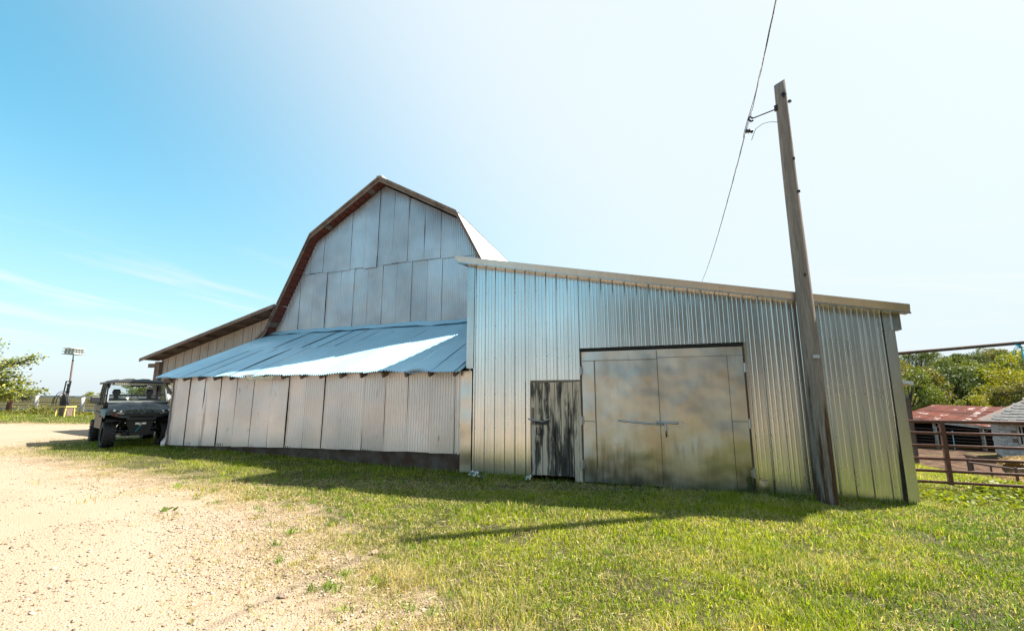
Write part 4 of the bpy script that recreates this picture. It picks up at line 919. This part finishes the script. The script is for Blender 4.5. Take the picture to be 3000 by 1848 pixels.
    MB().span(sd * .60 - .12, sd * .60 + .12, -1.55, -.66, .86, .90).build('rear_fender', M_camo, utv)
# nose: grille, centre tab, bumper plate, lower guard, winch
MB().span(-.40, .40, 1.40, 1.485, .82, .985).build('grille_panel', M_blk, utv)
for k in range(7): x = -.27 + k * .09; MB().span(x - .008, x + .008, 1.487, 1.505, .90, .975).build('grille_bar', M_blk2, utv)
MB().prism([(-.075, 1.03), (.075, 1.03), (.055, .93), (.02, .90), (-.02, .90), (-.055, .93)], 1.47, 1.53).build('nose_tab', M_camo, utv, fix=True)
for sd in (-1, 1): MB().beam((0, 1.53, .875), (sd * .33, 1.535, .885), .025, .03).beam((sd * .33, 1.535, .885), (sd * .44, 1.53, .965), .025, .025).build('grille_trim', M_blk2, utv)
MB().span(-.33, .33, 1.46, 1.555, .735, .80).build('bumper_bar', M_blk2, utv, bevel=.012)
MB().prism([(-.30, .74), (.30, .74), (.22, .36), (.18, .31), (-.18, .31), (-.22, .36)], 1.30, 1.44).build('lower_guard', M_blk, utv, fix=True)
MB().prism([(.56, .905), (.60, .915), (.565, .845), (.545, .85)], 1.475, 1.53).build('red_reflector', M_redp, utv, fix=True)
MB().span(-.12, .12, 1.44, 1.475, .61, .66).tube([(-.11, 1.48, .635), (.11, 1.48, .635)], .013, 8).build('winch_fairlead', M_chr, utv)
MB().tube([(-.02, 1.50, .64), (.035, 1.505, .655), (.05, 1.505, .61), (.02, 1.505, .585), (-.01, 1.505, .60)], .011, 6).build('winch_hook', M_chr, utv, True)
MB().beam((-.015, 1.50, .60), (.10, 1.49, .42), .008, .035, (0, 1, 0)).build('winch_strap', M_twine, utv)
MB().box((0, .72, .68), (.7, .3, .36)).build('front_box', M_blk, utv)
# dash, windshield, roof, light bar, bed
MB().prism([(.50, 1.21), (.62, 1.20), (.60, .85), (.40, .85), (.38, 1.12)], -.68, .68, 'x').build('dashboard', M_blk, utv, fix=True)
MB().tube([(-.38 + .17 * math.cos(a), .28 - .05 * math.sin(a), 1.18 + .15 * math.sin(a)) for a in np.linspace(0, 6.283, 18)], .014, 6).tube([(-.38, .3, 1.17), (-.38, .45, 1.1)], .02, 6).build('steering_wheel', M_blk, utv, True)
ws = MB(); ws.add([(-.66, .64, 1.25), (.66, .64, 1.25), (.63, .35, 1.745), (-.63, .35, 1.745)], [(0, 1, 2, 3)]); wso = ws.build('windshield', gl, utv)
MB().beam((-.69, .66, 1.235), (.69, .66, 1.235), .03, .06).build('bottom_rail', M_chr, wso); MB().beam((-.65, .365, 1.725), (.65, .365, 1.725), .03, .045).build('top_rail', M_chr, wso)
MB().beam((-.20, .40, 1.69), (.20, .40, 1.69), .03, .04).build('wiper_motor', M_blk, wso)
s_ = MB()
for sd in (-1, 1): s_.add([(-.50 + sd * .002, .598, 1.335), (-.50 + sd * .035, .578, 1.372), (-.50 + sd * .024, .578, 1.374), (-.50, .600, 1.350)], [(0, 1, 2, 3)])
s_.add([(-.512, .600, 1.345), (-.488, .600, 1.345), (-.495, .615, 1.315), (-.505, .615, 1.315)], [(0, 1, 2, 3)]); s_.build('antler_sticker', M_wp, wso)
b = MB(); b.grid(lambda u, v: (lambda x, y: (x * .735, y, 1.80 + .075 * (1 - abs(x) ** 3) * (1 - abs(2 * v - 1) ** 6) + (.022 if (.12 < abs(x) < .38 or .62 < abs(x) < .86) and .12 < v < .88 else 0) + .02 * (1 - x * x)))((u - .5) * 2, -.98 + 1.50 * v), 40, 16); b.grid(lambda u, v: ((u - .5) * 1.47, .52, 1.80 + .02 * (1 - (2 * u - 1) ** 2) - .055 * v), 20, 1); b.build('cab_roof', M_roofp, utv, True)
for sd in (-1, 1): MB().span(sd * .735 - .012, sd * .735 + .012, -.98, .52, 1.75, 1.805).build('roof_edge', M_blk2, utv)
lb_ = MB().span(-.60, .60, .50, .56, 1.725, 1.772).build('light_bar', M_blk, utv)
for k in range(24): MB().span(-.58 + k * .0485, -.58 + k * .0485 + .036, .561, .568, 1.733, 1.764).build('led', M_led, lb_)
MB().span(-.70, .70, -1.70, -.70, .88, .94).span(-.70, .70, -1.70, -1.66, .9, 1.18).build('cargo_bed', M_blk, utv)
for sd in (-1, 1): MB().span(sd * .70 - .02, sd * .70 + .02, -1.7, -.7, .9, 1.18).build('bed_side', M_camo, utv)
MB().tube([(-.72, -.92, 1.42), (.72, -.92, 1.42)], .025, 8).build('cage_crossbar', M_blk, utv)
# ------------------------------------------------------------------ vegetation and litter
def leafmat(name, tint=None, trans=.45):
    m = Mat(name, rough=.55, spec=.25); c = m.attr('col')
    m.col(c); t = m.n('BsdfTranslucent'); m.put(t.inputs[0], m.mix(1., c, (1.25, 1.15, .55), 'MULTIPLY'))
    ms = m.n('MixShader'); ms.inputs[0].default_value = trans
    m.nt.links.new(m.p.outputs[0], ms.inputs[1]); m.nt.links.new(t.outputs[0], ms.inputs[2]); m.nt.links.new(ms.outputs[0], m.out.inputs[0]); return m
M_blade = leafmat('grass_blade', trans=.5); M_leaf = leafmat('tree_leaf', trans=.38)
def footprint(x, y):      # inside the buildings
    lx = (x - FO[0]) * math.cos(FR) + (y - FO[1]) * math.sin(FR); ly = -(x - FO[0]) * math.sin(FR) + (y - FO[1]) * math.cos(FR)
    return (lx > -9.7) & (lx < 7.42) & (ly > -.02)
def blades(name, x, y, h, w, col, lean=.45, seg=True, zoff=0.):
    n = len(x); z = T(x, y) - .012 + zoff; a = rng.uniform(0, 6.283, n); la = rng.uniform(0, 6.283, n); ln = h * lean * rng.uniform(.2, 1.5, n)
    dx, dy = np.cos(a) * w / 2, np.sin(a) * w / 2; lx, ly = np.cos(la) * ln, np.sin(la) * ln
    base = np.stack([x, y, z], 1); sd = np.stack([dx, dy, 0 * dx], 1)
    midp = base + np.stack([lx * .35, ly * .35, h * .6], 1); tip = base + np.stack([lx, ly, h * (1 - .35 * np.clip(ln / h, 0, 1))], 1)
    if seg:
        V = np.stack([base - sd, base + sd, midp + sd * .75, midp - sd * .75, tip], 1).reshape(-1, 3); i = np.arange(n)[:, None] * 5
        F = [np.hstack([i, i + 1, i + 2, i + 3]), np.hstack([i + 3, i + 2, i + 4])]; k = 5
    else:
        V = np.stack([base - sd, base + sd, tip], 1).reshape(-1, 3); F = [np.arange(3 * n).reshape(n, 3)]; k = 3
    return npmesh(name, V, F, M_blade, np.repeat(col, k, 0))
def grasscol(x, y, n):
    f = fnoise(x, y, .55); g2 = vnoise(x + 31, y - 17, 2.6)
    green = np.array([.11, .195, .014]); lime = np.array([.31, .37, .016]); straw = np.array([.48, .42, .21])
    a = np.clip((f - .3) * 2.2, 0, 1)[:, None]; c = green * (1 - a) + lime * a
    dry = (rng.random(n) < (.13 + .30 * sstep(.45, .75, g2) + .55 * sstep(2.0, 0., sdf(x, y))))[:, None]
    c = np.where(dry, straw * rng.uniform(.65, 1.25, (n, 1)), c * rng.uniform(.45, 1.5, (n, 1))); return c
def lawnpts(n, x0, x1, y0, y1, thin=0.):
    x = rng.uniform(x0, x1, n); y = rng.uniform(y0, y1, n); s_ = sdf(x, y)
    p = sstep(-1.1, 1.0, s_ + 2.4 * (fnoise(x, y, 1.3) - .5)) * (.16 + .84 * sstep(.30, .56, fnoise(x + 9, y + 4, 1.9) + .12 * sstep(0, 3, s_)))
    p = p * (1 - mudmask(x, y)) * np.where(s_ < 0, .55, 1.)
    ok = (rng.random(n) < p) & ~footprint(x, y); return x[ok], y[ok]
grass_sets = []
for (n, x0, x1, y0, y1, w, seg, h) in ((165000, -4.5, 7.5, 2.6, 5.4, .0062, True, .066), (175000, -8.5, 11, 5.4, 8.2, .0085, True, .066), (120000, -14, 9.5, 8.2, 13.5, .011, False, .065), (80000, -24, -9, 11., 19, .017, False, .07), (70000, -50, -9, 19, 33, .032, False, .09), (30000, 6, 13, 6.5, 14, .012, False, .075)):
    x, y = lawnpts(n, x0, x1, y0, y1); k = len(x); tall = 1 + .9 * sstep(.55, .8, fnoise(x - 5, y + 11, .9)); hh = h * tall * rng.uniform(.45, 1.25, k)
    hh = np.where(sdf(x, y) < .3, hh * .75, hh)
    grass_sets.append((x, y, hh, w * rng.uniform(.7, 1.4, k), seg))
for gi, (x, y, hh, w, seg) in enumerate(grass_sets):
    o = obj('lawn_grass', blades('lawn_grass', x, y, hh, w, grasscol(x, y, len(x)), .75, seg))
    tag(o, ['short mown grass nearest the camera', 'mown grass in front of the shed doors', 'shaded mown grass along the building fronts', 'grass around the parked utility vehicle', 'grass verge along the corral fence', 'dry grass around the pipe gate'][gi], 'grass', kind='stuff')
# scattered coarse tufts
tx = rng.uniform(-6, 8, 900); ty = rng.uniform(2.8, 9.5, 900); ts = sdf(tx, ty); ok = (ts > -.3) & ~footprint(tx, ty) & (rng.random(900) < np.where(ts < .8, .9, .45)); tx, ty = tx[ok], ty[ok]
kk = 26; x = np.repeat(tx, kk) + rng.normal(0, .035, len(tx) * kk); y = np.repeat(ty, kk) + rng.normal(0, .035, len(tx) * kk); n = len(x)
tc_ = np.repeat(np.where(rng.random((len(tx), 1)) < .7, np.array([.14, .25, .015]), np.array([.34, .32, .06])) * rng.uniform(.7, 1.3, (len(tx), 1)), kk, 0) * rng.uniform(.6, 1.4, (n, 1))
o = obj('grass_tufts', blades('grass_tufts', x, y, rng.uniform(.04, .11, n), rng.uniform(.005, .009, n), tc_, .95)); tag(o, 'coarse tufts of longer grass scattered over the lawn and gravel edge', 'grass', kind='stuff')
# taller tufts at wall feet
fs = rng.uniform(-9.6, 7.4, 5200); fd_ = -np.abs(rng.normal(0, .06, 5200)) - .03
keep = ~((fs > 1.3) & (fs < 5.2) & (rng.random(5200) < .75)); fs, fd_ = fs[keep], fd_[keep]
wx = FO[0] + fs * math.cos(FR) - fd_ * math.sin(FR); wy = FO[1] + fs * math.sin(FR) + fd_ * math.cos(FR)
o = obj('wall_foot_grass', blades('wall_foot_grass', wx, wy, rng.uniform(.05, .15, len(wx)), rng.uniform(.006, .012, len(wx)), grasscol(wx, wy, len(wx)) * .9, .5)); tag(o, 'ragged grass growing along the foot of the walls', 'grass', kind='stuff')
# broad-leaved ground cover by the gate and scattered weeds
def leafquads(name, p, size, col, up=.6, mat=None, nrm=None):
    n = len(p); d = rng.normal(size=(n, 3)); d[:, 2] = d[:, 2] * (1 - up); d /= np.linalg.norm(d, axis=1)[:, None]
    r_ = rng.normal(size=(n, 3)); r_[:, 2] += up * 2; s_ = np.cross(d, r_); s_ /= np.linalg.norm(s_, axis=1)[:, None] + 1e-9
    L = (size * rng.uniform(.6, 1.35, n))[:, None]; w = L * .34
    V = np.stack([p - d * L * .5, p - s_ * w * .9, p + d * L * .5, p + s_ * w * .9], 1).reshape(-1, 3)
    return npmesh(name, V, np.arange(4 * n).reshape(n, 4), mat or M_leaf, np.repeat(col, 4, 0))
n = 9000; x = rng.uniform(6.2, 11.5, n); y = rng.uniform(5.8, 9.2, n)
m_ = sstep(.42, .58, fnoise(x, y, 1.1) + .25 * np.exp(-((x - 7.8 - (7.6 - y) * .9) / 1.3) ** 2 - ((y - 7.6) / .9) ** 2)) * ~footprint(x, y); ok = rng.random(n) < m_; x, y = x[ok], y[ok]
p = np.stack([x, y, T(x, y) + rng.uniform(.01, .09, len(x))], 1); cc = np.array([.15, .21, .012]) * rng.uniform(.55, 1.5, (len(x), 1)) + np.array([.06, .02, 0]) * rng.random((len(x), 1))
o = obj('ground_cover', leafquads('ground_cover', p, .075, cc, .55)); tag(o, 'bright broad-leaved weeds spreading on the ground before the pipe gate', 'weeds', kind='stuff')
wp_ = thing('door_weed', 'thin weed growing up the right edge of the tin doors', 'weed', (3.98, 7.86, 0))
b = MB(); lp = []
for k in range(4):
    a = random.uniform(0, 6.28); hgt = random.uniform(.25, .48); q = [(0.02 * k - .05, 0, 0), (.03 * math.cos(a) + .02 * k - .05, .02, hgt * .55), (.08 * math.cos(a) + .02 * k - .05, .01, hgt)]; b.tube(q, [.005, .004, .002], 5)
    for t in np.linspace(.2, 1, 9): lp.append((q[0][0] + (q[2][0] - q[0][0]) * t + random.uniform(-.03, .03), random.uniform(-.03, .02), hgt * t))
M_stem = Mat('green_stem', (.05, .07, .02), .7); b.build('stem', M_stem, wp_)
lp = np.array(lp); obj('leaf_cluster', leafquads('leaf_cluster', lp, .04, np.array([.04, .075, .012]) * rng.uniform(.6, 1.4, (len(lp), 1)), .2), wp_)
# weeds in front of the corral fence
n = 17000; t = rng.random(n); x = FA.x + (FB.x - FA.x) * t; y = FA.y + (FB.y - FA.y) * t - np.abs(rng.normal(.9, .9, n)) - .1
hh = (.09 + .2 * sstep(.4, .75, fnoise(x, y, .5))) * rng.uniform(.4, 1.25, n) * sstep(4.2, .5, np.abs(y - (FA.y + (FB.y - FA.y) * t)))
c = np.where((rng.random(n) < .5)[:, None], np.array([.30, .24, .075]), np.array([.11, .155, .025])) * rng.uniform(.6, 1.3, (n, 1))
o = obj('fence_weeds', blades('fence_weeds', x, y, hh, rng.uniform(.02, .045, n), c, .5)); tag(o, 'tall dry weeds and grass crowding the corral fence', 'weeds', kind='stuff')
n = 3000; ctr = rng.integers(0, 7, n); bx = np.array([-31.6, -31.1, -28.6, -25.9, -24.2, -37, -19.5])[ctr]; by = np.array([31.0, 30.8, 30.6, 30.0, 30.2, 31.8, 29.6])[ctr]; bh_ = np.array([.6, .55, .22, .2, .25, .15, .35])[ctr]
x = bx + rng.normal(0, .75, n); y = by + rng.normal(0, .35, n); p = np.stack([x, y, T(x, y) + np.abs(rng.normal(0, .42, n)) * bh_], 1)
o = obj('fence_brush', leafquads('fence_brush', p, .13, np.array([.13, .15, .03]) * rng.uniform(.5, 1.5, (n, 1)) + np.array([.07, .04, 0]) * rng.random((n, 1)), .3)); tag(o, 'leafy brush growing around the fence posts and yellow stand', 'brush', kind='stuff')
# gravel stones and larger rocks
M_stone = Mat('limestone_chip', rough=.9, spec=.2); M_stone.col(M_stone.attr('col'))
oct_ = np.array([(1, 0, 0), (-1, 0, 0), (0, 1, 0), (0, -1, 0), (0, 0, 1), (0, 0, -1)], float); of = np.array([(0, 2, 4), (2, 1, 4), (1, 3, 4), (3, 0, 4), (2, 0, 5), (1, 2, 5), (3, 1, 5), (0, 3, 5)])
def stones(name, n, x0, x1, y0, y1, s0, s1, edge=.4):
    x = rng.uniform(x0, x1, n); y = rng.uniform(y0, y1, n); ok = (sdf(x, y) + 1.6 * (fnoise(x, y, 1.1) - .5) < edge) & ~footprint(x, y) & (rng.random(n) < (.3 + .7 * sstep(.35, .6, fnoise(x + 3, y + 8, .7))) * (1 - .75 * ruts(x, y))); x, y = x[ok], y[ok]; n = len(x)
    s_ = s0 * (s1 / s0) ** (rng.random(n) ** 2.2); V = oct_[None] * s_[:, None, None] * rng.uniform(.55, 1.2, (n, 6, 1)) + rng.normal(0, .18, (n, 6, 3)) * s_[:, None, None]; V[:, :, 2] *= .62
    a = rng.uniform(0, 6.28, n); ca, sa = np.cos(a)[:, None], np.sin(a)[:, None]; X_ = V[:, :, 0] * ca - V[:, :, 1] * sa; Y_ = V[:, :, 0] * sa + V[:, :, 1] * ca
    V = np.stack([X_ + x[:, None], Y_ + y[:, None], V[:, :, 2] + (T(x, y) + s_ * .15)[:, None]], 2).reshape(-1, 3)
    F = (of[None] + 6 * np.arange(n)[:, None, None]).reshape(-1, 3)
    pal = np.array([(.40, .31, .22), (.50, .415, .32), (.31, .225, .15), (.24, .17, .115), (.40, .31, .215)])[rng.integers(0, 5, n)] * rng.uniform(.75, 1.15, (n, 1))
    return npmesh(name, V, F, M_stone, np.repeat(pal, 6, 0))
o = obj('gravel', stones('gravel', 75000, -5.5, 2.2, 2.4, 6.5, .003, .019)); tag(o, 'pale crushed limestone gravel of the near drive', 'gravel', kind='stuff')
o = obj('gravel', stones('gravel', 30000, -14, 0, 6.5, 13, .005, .022)); tag(o, 'pale crushed limestone gravel farther up the drive', 'gravel', kind='stuff')
o = obj('gravel', stones('gravel', 900, -7, 2, 2.6, 9, .016, .034)); tag(o, 'larger loose stones mixed into the gravel drive', 'gravel', kind='stuff')
x, y = lawnpts(60000, -5, 8.5, 2.7, 9.0); p3 = np.stack([x, y, T(x, y) + rng.uniform(.004, .03, len(x))], 1); it = iter(p3)
o = obj('thatch', straws('thatch', len(p3), lambda: next(it), .07, .006, (.26, .20, .10), (.55, .47, .27))); tag(o, 'dead straw-coloured thatch lying in the mown lawn', 'thatch', kind='stuff')
# single rocks and fallen leaves
M_rock = Mat('tan_rock', rough=.9, spec=.2); M_rock.col(M_rock.mix(M_rock.ramp(M_rock.noise(20., 5), .4, .6), (.42, .33, .24), (.24, .16, .11))); M_rock.bump(M_rock.noise(40., 5), .5, .01)
def rockmesh(k):
    rr = random.Random(k); b = MB(); nu, nv = 7, 5
    for i in range(nv + 1):
        for j in range(nu):
            th = math.pi * i / nv; ph = 2 * math.pi * j / nu; r_ = rr.uniform(.8, 1.15); b.v.append((r_ * math.sin(th) * math.cos(ph) * 1.25, r_ * math.sin(th) * math.sin(ph), r_ * math.cos(th) * .6))
    for i in range(nv):
        for j in range(nu): b.f.append((i * nu + j, i * nu + (j + 1) % nu, (i + 1) * nu + (j + 1) % nu, (i + 1) * nu + j))
    return b.mesh('rock', M_rock)
RK = [rockmesh(k) for k in range(4)]
for k, (x, y, s_, lab) in enumerate(((-1.83, 3.98, .034, 'brown rock lying lowest of the loose rocks on the near gravel'), (-1.42, 5.05, .045, 'pale rock where the gravel meets thin grass, nearest the lawn'), (-2.02, 4.42, .024, 'small tan rock left of centre on the near gravel'), (-.70, 3.72, .028, 'tan rock at the bottom edge of the gravel'), (-2.55, 5.30, .03, 'small dark rock on the middle of the gravel drive'))):
    o = obj('rock', RK[k % 4], None, (x, y, Tz(x, y) + s_ * .3), (0, 0, k * 1.3), (s_, s_, s_)); tag(o, lab, 'rock', 'loose rocks on the gravel')
M_fl = Mat('fallen_leaf', rough=.7); M_fl.col(M_fl.mix(M_fl.rand(), (.15, .075, .03), (.13, .14, .02)))
b = MB(); b.add([(-.5, 0, .0), (-.2, .22, .06), (.15, .26, .10), (.5, .02, .05), (.15, -.22, .12), (-.2, -.2, .04), (0, 0, -.01)], [(0, 1, 6), (1, 2, 6), (2, 3, 6), (3, 4, 6), (4, 5, 6), (5, 0, 6)]); FLM = b.mesh('leaf', M_fl)
for k in range(34):
    for _ in range(60):
        x, y = random.uniform(-4.6, .6), random.uniform(3.2, 8.)
        if float(sdf(np.array(x), np.array(y))) < .0: break
    s_ = random.uniform(.035, .065)
    o = obj('fallen_leaf', FLM, None, (x, y, Tz(x, y) + .012), (random.uniform(-.4, .4), random.uniform(-.4, .4), random.uniform(0, 6.28)), (s_, s_, s_)); tag(o, 'curled dry leaf lying on the pale gravel drive', 'leaf', 'fallen leaves on the gravel')
o = obj('leaf_sprig', leafquads('leaf_sprig', np.array([(-4.72, 6.55, Tz(-4.7, 6.5) + .03), (-4.66, 6.57, Tz(-4.7, 6.5) + .03), (-4.58, 6.56, Tz(-4.7, 6.5) + .025), (-4.69, 6.5, Tz(-4.7, 6.5) + .02)]), .10, np.array([[.10, .16, .02]] * 4), .3)); tag(o, 'green leaf sprig dropped on the middle of the gravel drive', 'leaf sprig')

# ------------------------------------------------------------------ trees
M_bark = wood('tree_bark', (.10, .08, .065), (.06, .048, .04), (.14, .12, .10))
def tree_meshes(seed, H, RX, n, leaf, cols, base=.25, clumps=26, shape=1.):
    r_ = np.random.default_rng(seed); K = clumps
    cz = r_.uniform(base, .95, K); ang = r_.uniform(0, 6.283, K); mr = RX * np.sqrt(np.clip(1 - ((cz - .52) / .50) ** 2, .05, 1)) * shape; rad = mr * np.sqrt(r_.uniform(.05, .95, K))
    C = np.stack([rad * np.cos(ang), rad * np.sin(ang), cz * H], 1); cr = RX * r_.uniform(.24, .46, K)
    who = r_.integers(0, K, n); d = r_.normal(size=(n, 3)); d /= np.linalg.norm(d, axis=1)[:, None]; rr = r_.uniform(.25, 1., n) ** .45
    P = C[who] + d * (cr[who] * rr)[:, None] * np.array([1, 1, .78]); P[:, 2] = np.maximum(P[:, 2], H * .08)
    tone = r_.uniform(.65, 1.3, K)[who]; mixv = np.clip(r_.uniform(0, 1, K)[who] * .75 + r_.random(n) * .4 - .05, 0, 1)[:, None]
    col = (np.array(cols[0]) * (1 - mixv) + np.array(cols[1]) * mixv) * (tone * r_.uniform(.7, 1.3, n))[:, None]
    crown = leafquads('crown', P, leaf, col, .25)
    b = MB(); b.tube([(0, 0, -.4), (.04 * RX, 0, H * .2), (0, .03 * RX, H * .5), (.02 * RX, 0, H * .82)], [H * .028, H * .022, H * .014, H * .005], 8)
    for k in range(min(K, 16)):
        z0 = max(.15 * H, C[k][2] * .55); a = Vector((0, 0, z0)); c_ = Vector(C[k]); mid_ = a.lerp(c_, .5) + Vector((0, 0, .05 * H)); b.tube([a, mid_, c_], [H * .011, H * .007, H * .002], 5, False)
    return crown, b.mesh('trunk', M_bark, True)
VAR = {
    'dark': [tree_meshes(11 + k, 7.2, 3.3, 7000, .26, ((.025, .050, .012), (.075, .105, .026)), .10, 34) for k in range(2)],
    'mid': [tree_meshes(21 + k, 7.5, 3.2, 6500, .27, ((.07, .105, .018), (.16, .185, .036)), .14, 30) for k in range(2)],
    'yellow': [tree_meshes(31 + k, 7.0, 3.3, 6500, .26, ((.15, .19, .018), (.34, .31, .026)), .12, 30) for k in range(2)],
    'olive': [tree_meshes(41 + k, 7.8, 3.4, 6500, .28, ((.10, .115, .025), (.21, .19, .045)), .12, 30) for k in range(2)]}
cnt = [0]
def tree(kind, x, y, s_, label, group=None, sz=None, k=None):
    cr, tk_ = VAR[kind][cnt[0] % 2 if k is None else k]; cnt[0] += 1
    t = thing('tree', label, 'tree', (x, y, Tz(x, y)), random.uniform(0, 6.28), group); t.scale = (s_, s_, sz or s_); obj('crown', cr, t); obj('trunk', tk_, t); return t
tree('dark', 52.8, 55, 1.05, 'large dark green tree standing behind the rusty-roofed low barn', sz=.95)
tree('yellow', 53.8, 50, .9, 'bright yellow-green tree right of the large dark tree', sz=.85)
tree('yellow', 49.0, 58.5, .95, 'yellow-green tree left of the large dark tree', sz=.85)
tree('olive', 46.0, 52, .85, 'olive tree just right of the metal shed corner', sz=.85)
tree('yellow', 69.5, 62, 1.35, 'tallest yellow-green tree at the right edge', sz=1.3)
tree('olive', 50.2, 46, .68, 'low olive tree above the shingled roof', sz=.6)
tree('yellow', 42.2, 42.5, .42, 'small yellow shrub-like tree against the low barn roof', sz=.45)
tree('mid', 38.3, 44.5, .7, 'green tree peeking out beside the shed corner', sz=.8)
GR = 'trees on the wooded hill'; ORD = ['first', 'second', 'third', 'fourth', 'fifth', 'sixth', 'seventh', 'eighth', 'ninth', 'tenth', 'eleventh', 'twelfth', 'thirteenth', 'fourteenth', 'fifteenth']
r2 = random.Random(5)
for row, (d0, sc, dn) in enumerate(((66, 1.0, 13), (80, 1.05, 14), (96, 1.1, 15), (114, 1.15, 15), (134, 1.2, 15))):
    for k in range(dn):
        t = k / (dn - 1); ratio = .70 + .95 * t; y = d0 * (1.06 - .16 * t) + r2.uniform(-4, 4); x = y * ratio + r2.uniform(-2.5, 2.5)
        kd = r2.choice(['mid', 'dark', 'dark', 'olive', 'mid', 'yellow', 'mid']); s_ = sc * r2.uniform(.8, 1.1)
        lab = {'mid': 'mid-green tree', 'olive': 'olive-green tree', 'dark': 'dark green tree', 'yellow': 'yellowing tree'}[kd] + ', ' + ORD[k] + ' from the left in the ' + ('front', 'second', 'third', 'fourth', 'crest')[row] + ' row of the hill wood'
        tree(kd, x, y, s_, lab, GR, sz=s_ * .92)
# understorey below the hill trees
n = 9000; y = rng.uniform(44, 66, n); x = y * rng.uniform(.8, 1.3, n); p = np.stack([x, y, T(x, y) + rng.uniform(0, 1.9, n)], 1)
o = obj('hillside_brush', leafquads('hillside_brush', p, .34, np.array([.06, .075, .018]) * rng.uniform(.5, 1.5, (n, 1)) + np.array([.06, .04, 0]) * rng.random((n, 1)), .25)); tag(o, 'dense brush filling in below the trees on the hillside', 'brush', kind='stuff')
# tree leaning in at the left edge
lt = thing('yard_tree', 'leafy yard tree reaching in from the left edge above the fence', 'tree', (-27.2, 22.3, Tz(-27.2, 22.3)))
r_ = np.random.default_rng(77); br_ = []; leaves = []
b = MB(); b.tube([(0, 0, -.3), (.05, 0, .8), (.0, .1, 1.8), (.15, 0, 3.2), (.1, 0, 4.6)], [.16, .14, .11, .07, .03], 8)
tips = [(4.5, -.35, 1.72, 1.0), (5.05, .0, 1.66, .55), (3.9, .2, 3.35, .75), (4.35, .1, 3.62, .55), (3.2, .3, 2.4, 1.0), (3.6, -.5, 2.7, .9), (2.6, -.5, 3.2, 1.0), (2.3, .4, 1.55, 1.0), (3.3, .1, 1.35, .8), (1.6, -.8, 2.4, 1.0), (2.9, .2, 2.0, 1.0), (3.9, .2, 2.15, .75), (1.2, .6, 3.7, 1.), (-2, .5, 3., 1.1), (-3, -.4, 2.2, 1.1), (-1.6, -.8, 3.9, 1.), (.2, 1.5, 4.5, 1.1), (.4, -1.6, 3.2, 1.1), (.2, .1, 4.55, 1.1), (-.5, .2, 4.2, 1.), (-.5, -1.7, 2.2, 1.), (0, 1.8, 2.6, 1.1), (3.05, -.2, 3.15, .7), (1.9, .1, 1.1, .9), (2.5, -.3, .95, .6)]
for tx, ty, tz, rr in tips:
    a = Vector((.05, 0, min(tz * .7, 3.2))); c_ = Vector((tx, ty, tz)); mid_ = a.lerp(c_, .55) + Vector((0, 0, .18)); b.tube([a, mid_, c_], [.05, .028, .008], 5, False)
    n = int(300 * rr); s0 = r_.uniform(.35, 1., n)[:, None]; base = np.array(a.lerp(c_, .35)) * (1 - s0) + np.array(c_) * s0; leaves.append(base + r_.normal(0, .20 * rr + .03, (n, 3)) * np.array([1, 1.2, .72]))
P = np.concatenate(leaves) ; n = len(P); lt.scale = (.93, .93, .88)
obj('crown', leafquads('crown', P, .145, np.where((r_.random(n) < .35)[:, None], np.array([.33, .32, .06]), np.array([.12, .16, .03])) * r_.uniform(.5, 1.5, (n, 1)), .3), lt); b.build('trunk', M_bark, lt, True)
# distant bushes on the left horizon
LH = ((-74, 70, .42, 'mid'), (-80, 72, .36, 'olive'), (-58, 64, .33, 'yellow'), (-51, 62, .6, 'mid'), (-47, 62, .62, 'olive'), (-44, 63, .5, 'mid'), (-36.5, 58, .55, 'yellow'), (-33, 52, .5, 'mid'), (-90, 74, .4, 'mid'))
for k, (x, y, s_, kd) in enumerate(LH):
    tree(kd, x, y, s_, 'small round tree on the flat horizon beyond the corral fence, ' + ORD[sorted(q[0] / q[1] for q in LH).index(x / y)] + ' from the left', 'trees on the left horizon', sz=s_ * .62)

# wood behind the yard, facing the buildings: it is what the shiny tin mirrors
n = 20000; x = rng.uniform(-18, 22, n); y = -21 - np.abs(rng.normal(0, 3.5, n)) - 3 * vnoise(x, x * 0, .3); top = 11.5 + 5. * (fnoise(x, y * 0, .35) - .4) * 2
p = np.stack([x, y, T(x, y) + top * rng.random(n) ** .8], 1)
o = obj('yard_wood', leafquads('yard_wood', p, .62, (np.array([.10, .085, .045]) + np.array([.06, .03, 0]) * rng.random((n, 1))) * rng.uniform(.5, 1.5, (n, 1)), .2)); tag(o, 'brown-green wood mirrored dimly in the shed tin', 'wood', kind='stuff')
